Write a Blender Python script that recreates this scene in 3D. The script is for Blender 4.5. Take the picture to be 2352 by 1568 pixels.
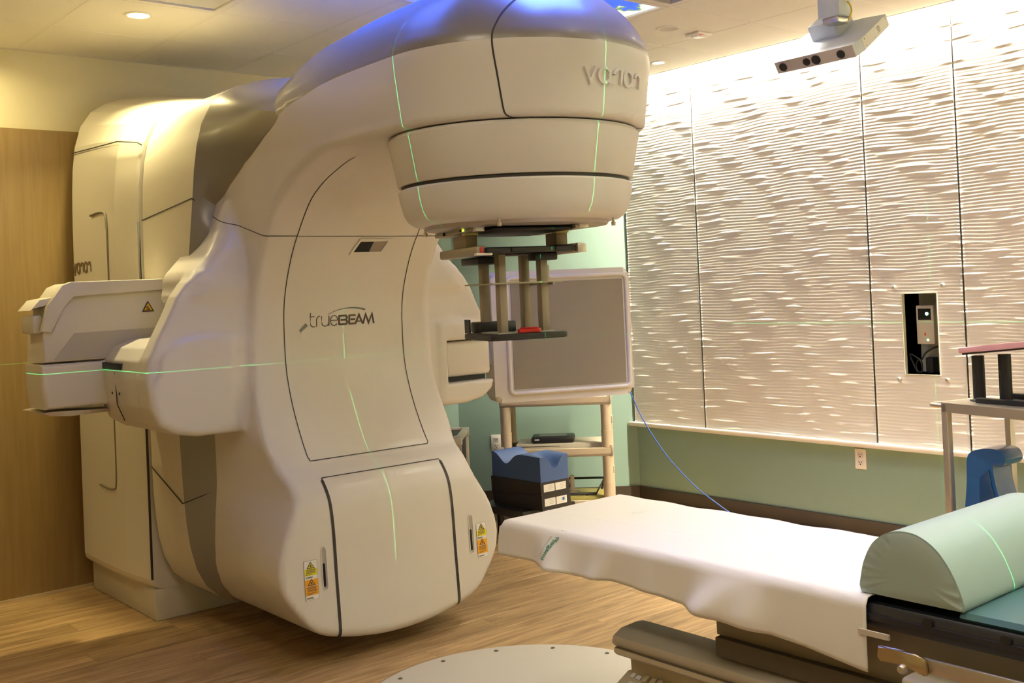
import bpy, bmesh, math, random
import numpy as np
from mathutils import Vector, Matrix

for o in list(bpy.data.objects):
    bpy.data.objects.remove(o, do_unlink=True)
scene = bpy.context.scene
COL = scene.collection
random.seed(7)
PI = math.pi

# ------------------------------------------------------------------ camera
FPX, YAW, PIT, ROL, PCX, PCY, CAMZ = 2477.354, 2.446299, 0.012452, -0.043659, 1176.0, 637.036, 1.495
Fw = Vector((math.cos(YAW)*math.cos(PIT), math.sin(YAW)*math.cos(PIT), math.sin(PIT)))
R0 = Vector((math.sin(YAW), -math.cos(YAW), 0))
U0 = R0.cross(Fw)
Rt = math.cos(ROL)*R0 + math.sin(ROL)*U0
Up = -math.sin(ROL)*R0 + math.cos(ROL)*U0
cam_d = bpy.data.cameras.new('camera')
cam = bpy.data.objects.new('camera', cam_d); COL.objects.link(cam)
m = Matrix.Identity(4)
for i in range(3):
    m[i][0] = Rt[i]; m[i][1] = Up[i]; m[i][2] = -Fw[i]
m[2][3] = CAMZ
cam.matrix_world = m
cam_d.sensor_width = 36.0
cam_d.sensor_fit = 'HORIZONTAL'
cam_d.lens = 36.0*FPX/2352.0
cam_d.shift_x = (1176.0-PCX)/2352.0
cam_d.shift_y = -(784.0-PCY)/2352.0
cam_d.clip_start = 0.05
scene.camera = cam

# ------------------------------------------------------------------ light and exposure
vs = scene.view_settings
vs.view_transform = 'Standard'; vs.look = 'None'; vs.gamma = 1.0
vs.use_curve_mapping = False
vs.exposure = -0.1
world = bpy.data.worlds.new('world'); scene.world = world
world.use_nodes = True
world.node_tree.nodes['Background'].inputs[0].default_value = (0.9, 0.85, 0.75, 1)
world.node_tree.nodes['Background'].inputs[1].default_value = 0.0

WARM = (1.0, 0.84, 0.40)
NEUT = (1.0, 0.91, 0.78)
PW_DRUM = 18.0        # warm downlight over the accelerator stand
PW_WARM = 6.5         # other warm downlights on that side
PW_NEUT = 2.6        # neutral downlights over the couch side
PW_TROF = 8.5        # unseen troffers added to light the gantry front
COVE_E = 820.0        # wall-washer strip in the ceiling slot
PW_SIDE = 9.0        # unseen neutral downlights added to brighten floor and right wall
PW_LASER = 800.0      # thin laser fans
SKY_E = 1.5           # backlit sky picture panel with blossom
SKY_B = 1.2           # plain blue sky panels above the gantry (face)
PW_BLUE = 13.0         # their narrow downward light

# ------------------------------------------------------------------ materials
MATS = {}
def mat(name, col, rough=0.5, metal=0.0, coat=0.0, emis=None, estr=0.0, noise=None, bump=None, spec=None, alpha=None, trans=0.0):
    if name in MATS: return MATS[name]
    mt = bpy.data.materials.new(name); mt.use_nodes = True
    nt = mt.node_tree; b = nt.nodes['Principled BSDF']
    b.inputs['Base Color'].default_value = (*col, 1)
    b.inputs['Roughness'].default_value = rough
    b.inputs['Metallic'].default_value = metal
    if coat: b.inputs['Coat Weight'].default_value = coat; b.inputs['Coat Roughness'].default_value = 0.15
    if spec is not None: b.inputs['Specular IOR Level'].default_value = spec
    if emis: b.inputs['Emission Color'].default_value = (*emis, 1); b.inputs['Emission Strength'].default_value = estr
    if trans: b.inputs['Transmission Weight'].default_value = trans
    if noise or bump:
        tc = nt.nodes.new('ShaderNodeTexCoord')
    if noise:                                   # (scale, amount)
        n = nt.nodes.new('ShaderNodeTexNoise'); n.inputs['Scale'].default_value = noise[0]; n.inputs['Detail'].default_value = 4
        nt.links.new(tc.outputs['Object'], n.inputs['Vector'])
        mx = nt.nodes.new('ShaderNodeMix'); mx.data_type = 'RGBA'
        k = noise[1]
        mx.inputs[6].default_value = (*[max(0, c*(1-k)) for c in col], 1)
        mx.inputs[7].default_value = (*[min(1, c*(1+k)) for c in col], 1)
        nt.links.new(n.outputs['Fac'], mx.inputs[0]); nt.links.new(mx.outputs[2], b.inputs['Base Color'])
    if bump:                                    # (scale, strength)
        n2 = nt.nodes.new('ShaderNodeTexNoise'); n2.inputs['Scale'].default_value = bump[0]; n2.inputs['Detail'].default_value = 3
        nt.links.new(tc.outputs['Object'], n2.inputs['Vector'])
        bp = nt.nodes.new('ShaderNodeBump'); bp.inputs['Strength'].default_value = bump[1]; bp.inputs['Distance'].default_value = 0.01
        nt.links.new(n2.outputs['Fac'], bp.inputs['Height']); nt.links.new(bp.outputs['Normal'], b.inputs['Normal'])
    MATS[name] = mt
    return mt

def wood(name, c0, c1, axis, stretch, scale, rough=0.5, rnd=False, contrast=(0.3, 0.7), knots=False):
    if name in MATS: return MATS[name]
    mt = bpy.data.materials.new(name); mt.use_nodes = True
    nt = mt.node_tree; b = nt.nodes['Principled BSDF']; b.inputs['Roughness'].default_value = rough
    tc = nt.nodes.new('ShaderNodeTexCoord'); mp = nt.nodes.new('ShaderNodeMapping')
    sc = [scale]*3; sc[axis] = scale/stretch
    mp.inputs['Scale'].default_value = sc
    src = tc.outputs['Object']
    if rnd:
        oi = nt.nodes.new('ShaderNodeObjectInfo'); vm = nt.nodes.new('ShaderNodeVectorMath'); vm.operation = 'SCALE'
        cx = nt.nodes.new('ShaderNodeCombineXYZ')
        for i in range(3): nt.links.new(oi.outputs['Random'], cx.inputs[i])
        nt.links.new(cx.outputs[0], vm.inputs[0]); vm.inputs['Scale'].default_value = 37.0
        ad = nt.nodes.new('ShaderNodeVectorMath'); ad.operation = 'ADD'
        nt.links.new(tc.outputs['Object'], ad.inputs[0]); nt.links.new(vm.outputs[0], ad.inputs[1]); src = ad.outputs[0]
    nt.links.new(src, mp.inputs['Vector'])
    n = nt.nodes.new('ShaderNodeTexNoise'); n.inputs['Scale'].default_value = 1.0; n.inputs['Detail'].default_value = 7; n.inputs['Roughness'].default_value = 0.62
    n.inputs['Distortion'].default_value = 0.6 if knots else 0.2
    nt.links.new(mp.outputs[0], n.inputs['Vector'])
    cr = nt.nodes.new('ShaderNodeValToRGB')
    cr.color_ramp.elements[0].position = contrast[0]; cr.color_ramp.elements[0].color = (*c0, 1)
    cr.color_ramp.elements[1].position = contrast[1]; cr.color_ramp.elements[1].color = (*c1, 1)
    nt.links.new(n.outputs['Fac'], cr.inputs[0])
    out = cr.outputs[0]
    if rnd:
        hs = nt.nodes.new('ShaderNodeHueSaturation')
        mr = nt.nodes.new('ShaderNodeMapRange'); mr.inputs[3].default_value = 0.88; mr.inputs[4].default_value = 1.12
        nt.links.new(oi.outputs['Random'], mr.inputs[0]); nt.links.new(mr.outputs[0], hs.inputs['Value'])
        nt.links.new(out, hs.inputs['Color']); out = hs.outputs[0]
    nt.links.new(out, b.inputs['Base Color'])
    bp = nt.nodes.new('ShaderNodeBump'); bp.inputs['Strength'].default_value = 0.12; bp.inputs['Distance'].default_value = 0.004
    nt.links.new(n.outputs['Fac'], bp.inputs['Height']); nt.links.new(bp.outputs['Normal'], b.inputs['Normal'])
    MATS[name] = mt
    return mt

PAINT = mat('machine_paint', (0.70, 0.66, 0.605), 0.40, coat=0.12)
PAINT2 = mat('machine_paint_stand', (0.70, 0.655, 0.57), 0.42, coat=0.1)
BAND = mat('accent_band_paint', (0.27, 0.25, 0.21), 0.35, metal=0.3, coat=0.2)
SEAM = mat('seam_dark', (0.05, 0.043, 0.038), 0.8)
DARK = mat('dark_plastic', (0.012, 0.012, 0.013), 0.45)
BLACK = mat('black_gap', (0.004, 0.004, 0.004), 0.9)
STEEL = mat('brushed_steel', (0.60, 0.55, 0.48), 0.34, metal=0.9)
ALU = mat('aluminium', (0.78, 0.76, 0.72), 0.3, metal=0.85)
BRONZE = mat('bronze_grey_metal', (0.40, 0.35, 0.27), 0.42, metal=0.45)
TEAL = mat('teal_wall_paint', (0.22, 0.325, 0.275), 0.75, noise=(2.0, 0.03), bump=(220, 0.05))
CREAM = mat('cream_wall_paint', (0.88, 0.81, 0.55), 0.8, bump=(220, 0.05))
TILE = mat('ceiling_tile', (0.86, 0.82, 0.74), 0.9, noise=(260, 0.05), bump=(420, 0.22))
TBAR = mat('ceiling_bar', (0.82, 0.78, 0.70), 0.6)
WAVE = mat('wave_panel_white', (0.92, 0.89, 0.84), 0.5)
BASEB = mat('baseboard_brown', (0.035, 0.026, 0.018), 0.5)
WHITE = mat('white_plastic', (0.80, 0.77, 0.72), 0.4)
SHEET = mat('sheet_cotton', (0.86, 0.83, 0.79), 0.9, bump=(900, 0.06))
GREEN = mat('green_print', (0.10, 0.33, 0.24), 0.8)
LASER = mat('laser_green', (0.1, 0.9, 0.3), 0.6, emis=(0.12, 1.0, 0.35), estr=0.9)

# ------------------------------------------------------------------ mesh helpers
def link(o, parent=None):
    COL.objects.link(o)
    if parent is not None: o.parent = parent
    return o
def obj(name, verts, faces, material, parent=None, smooth=False, mats=None, fm=None):
    me = bpy.data.meshes.new(name)
    me.from_pydata([tuple(map(float, v)) for v in verts], [], [tuple(f) for f in faces])
    if mats:
        for k in mats: me.materials.append(k)
        me.polygons.foreach_set('material_index', fm)
    else:
        me.materials.append(material)
    if smooth: me.polygons.foreach_set('use_smooth', [True]*len(me.polygons))
    me.update()
    return link(bpy.data.objects.new(name, me), parent)
def bmobj(name, bm, material, parent=None, smooth=False):
    bmesh.ops.recalc_face_normals(bm, faces=bm.faces[:])
    me = bpy.data.meshes.new(name); bm.to_mesh(me); bm.free(); me.materials.append(material)
    if smooth:
        me.polygons.foreach_set('use_smooth', [True]*len(me.polygons))
        try: me.set_sharp_from_angle(angle=math.radians(38))
        except Exception: pass
    return link(bpy.data.objects.new(name, me), parent)
def addbox(bm, lo, hi, mtx=None):
    c = [(lo[i]+hi[i])/2 for i in range(3)]; s = [abs(hi[i]-lo[i]) for i in range(3)]
    r = bmesh.ops.create_cube(bm, size=1.0)
    for v in r['verts']:
        v.co = Vector((v.co.x*s[0]+c[0], v.co.y*s[1]+c[1], v.co.z*s[2]+c[2]))
        if mtx is not None: v.co = mtx @ v.co
    return r['verts']
def box(name, lo, hi, material, parent=None, bev=0.0, seg=2, mtx=None):
    bm = bmesh.new(); addbox(bm, lo, hi)
    if bev > 0: bmesh.ops.bevel(bm, geom=bm.edges[:], offset=bev, segments=seg, affect='EDGES', profile=0.5)
    if mtx is not None: bmesh.ops.transform(bm, matrix=mtx, verts=bm.verts[:])
    return bmobj(name, bm, material, parent, smooth=bev > 0)
def multibox(name, items, material, parent=None, mtx=None, bev=0.0):
    bm = bmesh.new()
    for lo, hi in items:
        b2 = bmesh.new(); addbox(b2, lo, hi)
        if bev: bmesh.ops.bevel(b2, geom=b2.edges[:], offset=bev, segments=1, affect='EDGES')
        me = bpy.data.meshes.new('t'); b2.to_mesh(me); b2.free(); bm.from_mesh(me); bpy.data.meshes.remove(me)
    if mtx is not None: bmesh.ops.transform(bm, matrix=mtx, verts=bm.verts[:])
    return bmobj(name, bm, material, parent, smooth=bev > 0)
def catmull(pts, n=6, closed=False):
    pts = [np.array(p, float) for p in pts]; out = []
    N = len(pts)
    rng = range(N if closed else N-1)
    for i in rng:
        if closed: p0, p1, p2, p3 = pts[(i-1) % N], pts[i], pts[(i+1) % N], pts[(i+2) % N]
        else: p0, p1, p2, p3 = pts[max(i-1, 0)], pts[i], pts[i+1], pts[min(i+2, N-1)]
        for k in range(n):
            t = k/n
            out.append(0.5*((2*p1)+(-p0+p2)*t+(2*p0-5*p1+4*p2-p3)*t*t+(-p0+3*p1-3*p2+p3)*t**3))
    if not closed: out.append(pts[-1])
    return out
def tube(name, pts, r, material, parent=None, seg=8, closed=False, caps=True, flat=None):
    pts = [Vector(tuple(map(float, p))) for p in pts]; n = len(pts); V = []; Fc = []
    up = Vector((0, 0, 1)); prevn = None
    for i, p in enumerate(pts):
        a = pts[(i-1) % n] if (closed or i > 0) else p
        b = pts[(i+1) % n] if (closed or i < n-1) else p
        d = (b-a).normalized()
        if prevn is None:
            nn = d.cross(up)
            if nn.length < 1e-3: nn = d.cross(Vector((1, 0, 0)))
            nn.normalize()
        else:
            nn = (prevn - d*prevn.dot(d)).normalized()
        prevn = nn; bb = d.cross(nn)
        rr = r[i] if isinstance(r, (list, tuple)) else r
        f2 = flat or 1.0
        for k in range(seg):
            a_ = 2*PI*k/seg
            V.append(p + nn*math.cos(a_)*rr + bb*math.sin(a_)*rr*f2)
    m_ = n if closed else n-1
    for i in range(m_):
        for k in range(seg):
            a_ = i*seg+k; b_ = i*seg+(k+1) % seg; c_ = ((i+1) % n)*seg+(k+1) % seg; d_ = ((i+1) % n)*seg+k
            Fc.append((a_, b_, c_, d_))
    if not closed and caps:
        Fc.append(tuple(range(seg))[::-1]); Fc.append(tuple((n-1)*seg+k for k in range(seg)))
    return obj(name, V, Fc, material, parent, smooth=True)
def revolve(name, prof, center, material, parent=None, seg=64, mtx=None, smooth=True, sharp=35):
    V = []; Fc = []
    for r, z in prof:
        for k in range(seg):
            a = 2*PI*k/seg; V.append(Vector((center[0]+r*math.cos(a), center[1]+r*math.sin(a), center[2]+z)))
    for i in range(len(prof)-1):
        for k in range(seg):
            Fc.append((i*seg+k, i*seg+(k+1) % seg, (i+1)*seg+(k+1) % seg, (i+1)*seg+k))
    if prof[0][0] > 1e-5: Fc.append(tuple(range(seg))[::-1])
    if prof[-1][0] > 1e-5: Fc.append(tuple((len(prof)-1)*seg+k for k in range(seg)))
    if mtx is not None: V = [mtx @ v for v in V]
    bm = bmesh.new(); vs_ = [bm.verts.new(v) for v in V]
    for f in Fc:
        try: bm.faces.new([vs_[i] for i in f])
        except ValueError: pass
    bmesh.ops.remove_doubles(bm, verts=bm.verts[:], dist=1e-6)
    bmesh.ops.recalc_face_normals(bm, faces=bm.faces[:])
    me = bpy.data.meshes.new(name); bm.to_mesh(me); bm.free(); me.materials.append(material)
    if smooth:
        me.polygons.foreach_set('use_smooth', [True]*len(me.polygons))
        me.set_sharp_from_angle(angle=math.radians(sharp))
    return link(bpy.data.objects.new(name, me), parent)
def prism(name, poly, ax, lo, hi, material, parent=None, bev=0.0, mtx=None, seg=2):
    """polygon in the two other axes extruded along axis ax"""
    oth = [i for i in range(3) if i != ax]
    bm = bmesh.new(); vl = []; vh = []
    for p in poly:
        a = [0, 0, 0]; a[oth[0]] = float(p[0]); a[oth[1]] = float(p[1]); a[ax] = lo; vl.append(bm.verts.new(a))
        a = list(a); a[ax] = hi; vh.append(bm.verts.new(a))
    n = len(poly)
    f1 = bm.faces.new(vl); f2 = bm.faces.new(vh[::-1])
    for i in range(n): bm.faces.new((vl[i], vh[i], vh[(i+1) % n], vl[(i+1) % n]))
    if bev > 0:
        eds = list(f1.edges)+list(f2.edges)
        bmesh.ops.bevel(bm, geom=eds, offset=bev, segments=seg, affect='EDGES', profile=0.5, clamp_overlap=True)
    if mtx is not None: bmesh.ops.transform(bm, matrix=mtx, verts=bm.verts[:])
    return bmobj(name, bm, material, parent, smooth=bev > 0 or n > 8)
def rrect(x0, x1, z0, z1, r, n=5):
    out = []
    for cx, cz, a0 in ((x1-r, z0+r, -PI/2), (x1-r, z1-r, 0), (x0+r, z1-r, PI/2), (x0+r, z0+r, PI)):
        for k in range(n+1):
            a = a0+PI/2*k/n; out.append((cx+r*math.cos(a), cz+r*math.sin(a)))
    return out
def thing(name, label, cat, loc=(0, 0, 0), group=None, rz=0):
    o = bpy.data.objects.new(name, None); link(o)
    o.location = loc; o.rotation_euler = (0, 0, rz); o['label'] = label; o['category'] = cat
    if group: o['group'] = group
    bpy.context.view_layer.update()
    return o
def tag(o, label, cat, group=None):
    o['label'] = label; o['category'] = cat
    if group: o['group'] = group
    return o
def struct(o): o['kind'] = 'structure'; return o
def keep(o, parent):
    """parent while keeping world coordinates"""
    o.parent = parent; o.matrix_parent_inverse = parent.matrix_world.inverted(); return o
def text_mesh(s, size, bold=0.0):
    cu = bpy.data.curves.new('t', 'FONT'); cu.body = s; cu.size = size; cu.offset = bold; cu.resolution_u = 3
    to = bpy.data.objects.new('t', cu); COL.objects.link(to)
    dg = bpy.context.evaluated_depsgraph_get(); ev = to.evaluated_get(dg); me = ev.to_mesh()
    V = [tuple(v.co) for v in me.vertices]; Fc = [tuple(p.vertices) for p in me.polygons]
    ev.to_mesh_clear(); bpy.data.objects.remove(to, do_unlink=True); bpy.data.curves.remove(cu)
    return V, Fc
def strokes(name, lines, w, mapper, material, parent, thick=0.004, miter=True):
    """flat pen strokes in 2D turned into thin raised lettering; mapper(u, v, h) -> 3D"""
    V = []; Fc = []
    for ln in lines:
        ww = w
        if isinstance(ln, tuple): ln, ww = ln
        n = len(ln)
        closed = abs(ln[0][0]-ln[-1][0]) < 1e-9 and abs(ln[0][1]-ln[-1][1]) < 1e-9 and n > 3
        pts = ln[:-1] if closed else ln
        n = len(pts); L = []; Rr = []
        for i in range(n):
            p = np.array(pts[i])
            a = np.array(pts[(i-1) % n]) if (closed or i > 0) else None
            b = np.array(pts[(i+1) % n]) if (closed or i < n-1) else None
            d1 = (p-a)/np.linalg.norm(p-a) if a is not None else None
            d2 = (b-p)/np.linalg.norm(b-p) if b is not None else None
            if d1 is None: d1 = d2
            if d2 is None: d2 = d1
            n1 = np.array((-d1[1], d1[0])); n2 = np.array((-d2[1], d2[0])); mm = n1+n2
            mm = mm/max(1e-6, np.linalg.norm(mm)); k = 1/max(0.45, mm@n1)
            wi = ww[i] if isinstance(ww, list) else ww
            L.append(p+mm*wi/2*k); Rr.append(p-mm*wi/2*k)
        b0 = len(V)
        for i in range(n):
            for q in (L[i], Rr[i]):
                V.append(mapper(q[0], q[1], thick)); V.append(mapper(q[0], q[1], -0.002))
        m_ = n if closed else n-1
        for i in range(m_):
            j = (i+1) % n
            a, b = b0+4*i, b0+4*j
            Fc += [(a, b, b+2, a+2), (a, a+1, b+1, b), (a+2, b+2, b+3, a+3)]
        if not closed:
            a = b0; Fc.append((a, a+2, a+3, a+1)); a = b0+4*(n-1); Fc.append((a, a+1, a+3, a+2))
    o = obj(name, V, Fc, material, parent)
    bm = bmesh.new(); bm.from_mesh(o.data); bmesh.ops.recalc_face_normals(bm, faces=bm.faces[:]); bm.to_mesh(o.data); bm.free()
    return o
def arc(cx, cy, rx, ry, a0, a1, n=10):
    return [(cx+rx*math.cos(math.radians(a0+(a1-a0)*k/n)), cy+ry*math.sin(math.radians(a0+(a1-a0)*k/n))) for k in range(n+1)]
# ------------------------------------------------------------------ room
XB, YR, ZC = -6.12, 5.475, 2.90
XL, YF = -1.5, 1.3                     # left wall (y) and wall behind the camera (x)
floor = struct(box('floor', (XB, XL, -0.06), (YF, YR, -0.004), mat('subfloor', (0.10, 0.07, 0.05), 0.8)))
PLANK = wood('plank_oak', (0.20, 0.115, 0.048), (0.56, 0.375, 0.185), 1, 11.0, 30.0, rough=0.42, rnd=True, contrast=(0.27, 0.66), knots=True)
pw = 0.181; plen = 1.22; meshes = {}
x = XB
row = 0
while x < YF-0.01:
    off = (row*0.437) % plen
    y = XL-off
    while y < YR-0.01:
        a, b = max(y, XL), min(y+plen, YR); L = round(b-a, 3); wd = round(min(pw, YF-x), 3)
        if L > 0.02:
            key = (L, wd)
            if key not in meshes:
                bm = bmesh.new(); addbox(bm, (0.0004, 0.0004, -0.004), (wd-0.0004, L-0.0004, 0.0))
                top = [e for e in bm.edges if all(abs(v.co.z) < 1e-6 for v in e.verts)]
                bmesh.ops.bevel(bm, geom=top, offset=0.0012, segments=1, affect='EDGES')
                me = bpy.data.meshes.new('plank'); bm.to_mesh(me); bm.free(); me.materials.append(PLANK); meshes[key] = me
            o = link(bpy.data.objects.new('plank', meshes[key]), floor); o.location = (x, a, 0)
        y += plen
    x += pw; row += 1

wall_back = struct(box('wall_back', (XB-0.1, XL, 0), (XB, YR+0.2, 3.1), TEAL))
upper = box('upper_band', (XB, XL, 2.44), (XB+0.03, YR, ZC), CREAM, wall_back)
wall_corner = struct(prism('wall_corner', [(-5.265, YR), (-6.12, 4.561), (-6.12, YR)], 2, 0, 3.05, TEAL))
wall_left = struct(box('wall_left', (XB, XL-0.1, 0), (YF, XL, 3.1), CREAM))
wall_front = struct(box('wall_front', (YF, XL-0.1, 0), (YF+0.1, YR+0.2, 3.1), CREAM))
# right wall with the opening for the positioning laser
HX0, HX1, HZ0, HZ1 = -3.191, -2.989, 0.944, 1.384
wall_right = struct(multibox('wall_right', [((XB, YR, 0), (YF, YR+0.18, HZ0)), ((XB, YR, HZ1), (YF, YR+0.18, 3.1)),
    ((XB, YR, HZ0), (HX0, YR+0.18, HZ1)), ((HX1, YR, HZ0), (YF, YR+0.18, HZ1)), ((HX0-0.02, YR+0.16, HZ0-0.02), (HX1+0.02, YR+0.18, HZ1+0.02))], TEAL))
struct(box('baseboard_right', (-5.27, YR-0.012, 0), (YF, YR, 0.10), BASEB, bev=0.003))
struct(prism('baseboard_corner', [(-5.256, 5.467), (-6.111, 4.548), (-6.12, 4.561), (-5.265, 5.475)], 2, 0, 0.10, BASEB))
struct(box('baseboard_back', (XB, 2.0, 0), (XB+0.012, 4.55, 0.10), BASEB, bev=0.003))
struct(box('trim_1', (-5.30, YR-0.055, 0.520), (YF, YR, 0.548), mat('rail_wood_white', (0.80, 0.735, 0.63), 0.5), bev=0.004))

# wavy relief panels
def wave_h(X, Z):
    w1 = 0.6*np.sin(1.3*X+2.3*Z)+0.5*np.sin(3.3*X-1.7*Z+1.3)+0.42*np.sin(9.9*X+5.1*Z+.7)+0.30*np.sin(15.7*X-8*Z)
    w2 = 0.9*np.sin(2.2*X-9.0*Z+2.0)+0.6*np.sin(7.1*X+15.7*Z)+0.40*np.sin(17.0*X-21.0*Z+1.0)
    p1 = 2*np.pi*Z/0.0185+1.9*w1+1.0*w2
    p2 = 2*np.pi*Z/0.040+1.2*w1+0.6*w2+1.0
    am = np.sin(8.6*X+61.0*Z+1.7*np.sin(3.3*X+9*Z))*np.sin(12.3*X-47.0*Z+2*np.sin(5*X))+0.5*np.sin(19*X+29*Z)
    am = np.clip(1.35*am-0.25, 0, 1)
    return 0.00036*np.sin(p1) + 0.0024*am*np.exp(2.6*(np.sin(p2+0.3*np.sin(p2))-1.0))
def wave_panel(x0, x1, z0, z1, hole=None):
    nx = max(8, int((x1-x0)/0.018)); nz = int((z1-z0)/0.0031)
    xs = np.linspace(x0, x1, nx+1); zs = np.linspace(z0, z1, nz+1)
    if hole:
        for hv in hole[:2]: xs[np.argmin(abs(xs-hv))] = hv
        for hv in hole[2:]: zs[np.argmin(abs(zs-hv))] = hv
    Xg, Zg = np.meshgrid(xs, zs, indexing='ij')
    Yg = YR-0.024-wave_h(Xg, Zg)
    V = np.stack([Xg, Yg, Zg], -1).reshape(-1, 3)
    idx = np.arange((nx+1)*(nz+1)).reshape(nx+1, nz+1)
    q = np.stack([idx[:-1, :-1], idx[1:, :-1], idx[1:, 1:], idx[:-1, 1:]], -1)
    if hole:
        cx = (xs[:-1]+xs[1:])/2; cz = (zs[:-1]+zs[1:])/2
        keepm = ~((cx[:, None] > hole[0]) & (cx[:, None] < hole[1]) & (cz[None] > hole[2]) & (cz[None] < hole[3]))
        q = q[keepm]
    F_ = [tuple(int(i) for i in r) for r in q.reshape(-1, 4)]
    V = [tuple(v) for v in V]
    # rim back to the wall
    def rim(ids):
        b0 = len(V)
        for i in ids: V.append((V[i][0], YR, V[i][2]))
        for k in range(len(ids)-1): F_.append((ids[k], ids[k+1], b0+k+1, b0+k))
    rim([int(i) for i in idx[0, ::-1]]); rim([int(i) for i in idx[-1]]); rim([int(i) for i in idx[:, 0]]); rim([int(i) for i in idx[::-1, -1]])
    return obj('wave_panel', V, F_, WAVE, wall_right, smooth=True)
zt = 3.02
g = 0.005
wave_panel(-5.262, -4.630-g, 0.549, zt)
wave_panel(-4.630+g, -3.383-g, 0.549, zt)
wave_panel(-3.383+g, -2.836-g, 0.549, zt, (HX0, HX1, HZ0, HZ1))
wave_panel(-2.836+g, -1.59-g, 0.549, zt)
box('panel_joint', (-4.636, YR-0.004, 0.549), (-4.624, YR-0.002, zt), SEAM, wall_right)
box('panel_joint', (-3.389, YR-0.004, 0.549), (-3.377, YR-0.002, zt), SEAM, wall_right)
box('panel_joint', (-2.842, YR-0.004, 0.549), (-2.830, YR-0.002, zt), SEAM, wall_right)
lin = multibox('opening_liner', [((HX0-0.004, YR-0.03, HZ0-0.004), (HX0, YR+0.155, HZ1+0.004)), ((HX1, YR-0.03, HZ0-0.004), (HX1+0.004, YR+0.155, HZ1+0.004)),
    ((HX0, YR-0.03, HZ0-0.004), (HX1, YR+0.155, HZ0)), ((HX0, YR-0.03, HZ1), (HX1, YR+0.155, HZ1+0.004))], mat('liner_grey', (0.70, 0.67, 0.56), 0.6), wall_right)
box('opening_back', (HX0, YR+0.150, HZ0), (HX1, YR+0.156, HZ1), mat('liner_back', (0.62, 0.64, 0.54), 0.7, noise=(9, 0.25)), wall_right)
for bx, bz in ((-3.232, 1.424), (-2.949, 1.427), (-3.227, 0.916), (-2.946, 0.921)):
    revolve('standoff_bolt', [(0, 0.0), (0.011, 0.0), (0.011, 0.012), (0.008, 0.018), (0, 0.02)], (0, 0, 0), ALU, wall_right, seg=14,
            mtx=Matrix.Translation((bx, YR-0.024, bz)) @ Matrix.Rotation(PI/2, 4, 'X'))

# ceiling: slab, bars and single tiles
SLOT0, SLOT1 = 5.395, 5.452
ceiling = struct(multibox('ceiling', [((XB, XL, 3.06), (YF, YR+0.1, 3.12)), ((XB, SLOT0-0.012, ZC), (YF, SLOT0, 3.06))], mat('plenum', (0.75, 0.72, 0.66), 0.9)))
gx = [-6.09, -5.50, -4.87, -4.256, -3.632, -3.03, -2.42, -1.81, -1.20, -0.59, 0.02, 0.63, 1.27]
gy = [-1.48, -0.74, -0.13, 0.48, 1.08, 1.685, 2.285, 2.90, 3.52, 4.148, 4.80, SLOT0-0.012]
special = {(3, 8): 'sky', (3, 6): 'blue', (4, 6): 'blue', (5, 6): 'blue', (4, 5): 'blue', (3, 7): 'blue', (4, 8): 'vent', (2, 5): 'troffer', (8, 3): 'lit', (9, 5): 'lit', (8, 8): 'lit', (6, 3): 'lit'}
tmesh = {}
for i in range(len(gx)-1):
    for j in range(len(gy)-1):
        if (i, j) in special: continue
        w_, l_ = round(gx[i+1]-gx[i], 3), round(gy[j+1]-gy[j], 3)
        if (w_, l_) not in tmesh:
            bm = bmesh.new(); addbox(bm, (0.009, 0.009, 0.0), (w_-0.009, l_-0.009, 0.014))
            low = [e for e in bm.edges if all(abs(v.co.z) < 1e-6 for v in e.verts)]
            bmesh.ops.bevel(bm, geom=low, offset=0.003, segments=1, affect='EDGES')
            me = bpy.data.meshes.new('ceiling_tile'); bm.to_mesh(me); bm.free(); me.materials.append(TILE); tmesh[(w_, l_)] = me
        o = link(bpy.data.objects.new('ceiling_tile', tmesh[(w_, l_)]), ceiling); o.location = (gx[i], gy[j], ZC)
for y_ in gy[1:-1]: box('grid_bar', (XB, y_-0.0115, ZC+0.001), (YF, y_+0.0115, ZC+0.012), TBAR, ceiling)
for x_ in gx[1:-1]: box('grid_bar', (x_-0.0115, XL, ZC+0.002), (x_+0.0115, SLOT0-0.012, ZC+0.013), TBAR, ceiling)
box('wall_angle', (XB, XL, ZC-0.002), (XB+0.052, SLOT0-0.012, ZC+0.004), TBAR, ceiling)

# wall-washer strip in the slot along the right wall
cove = thing('wall_washer', 'continuous bright light strip in the ceiling slot above the wavy white wall panels', 'ceiling light', (-2.0, 5.42, 3.0))
keep(box('diffuser', (-5.26, SLOT0+0.002, 2.972), (YF, SLOT1-0.01, 2.982), mat('cove_light', (1, 1, 1), 0.5, emis=(1.0, 0.90, 0.69), estr=COVE_E)), cove)
keep(box('housing', (-5.26, SLOT0+0.001, 2.983), (YF, SLOT1-0.008, 3.05), WHITE), cove)

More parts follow.
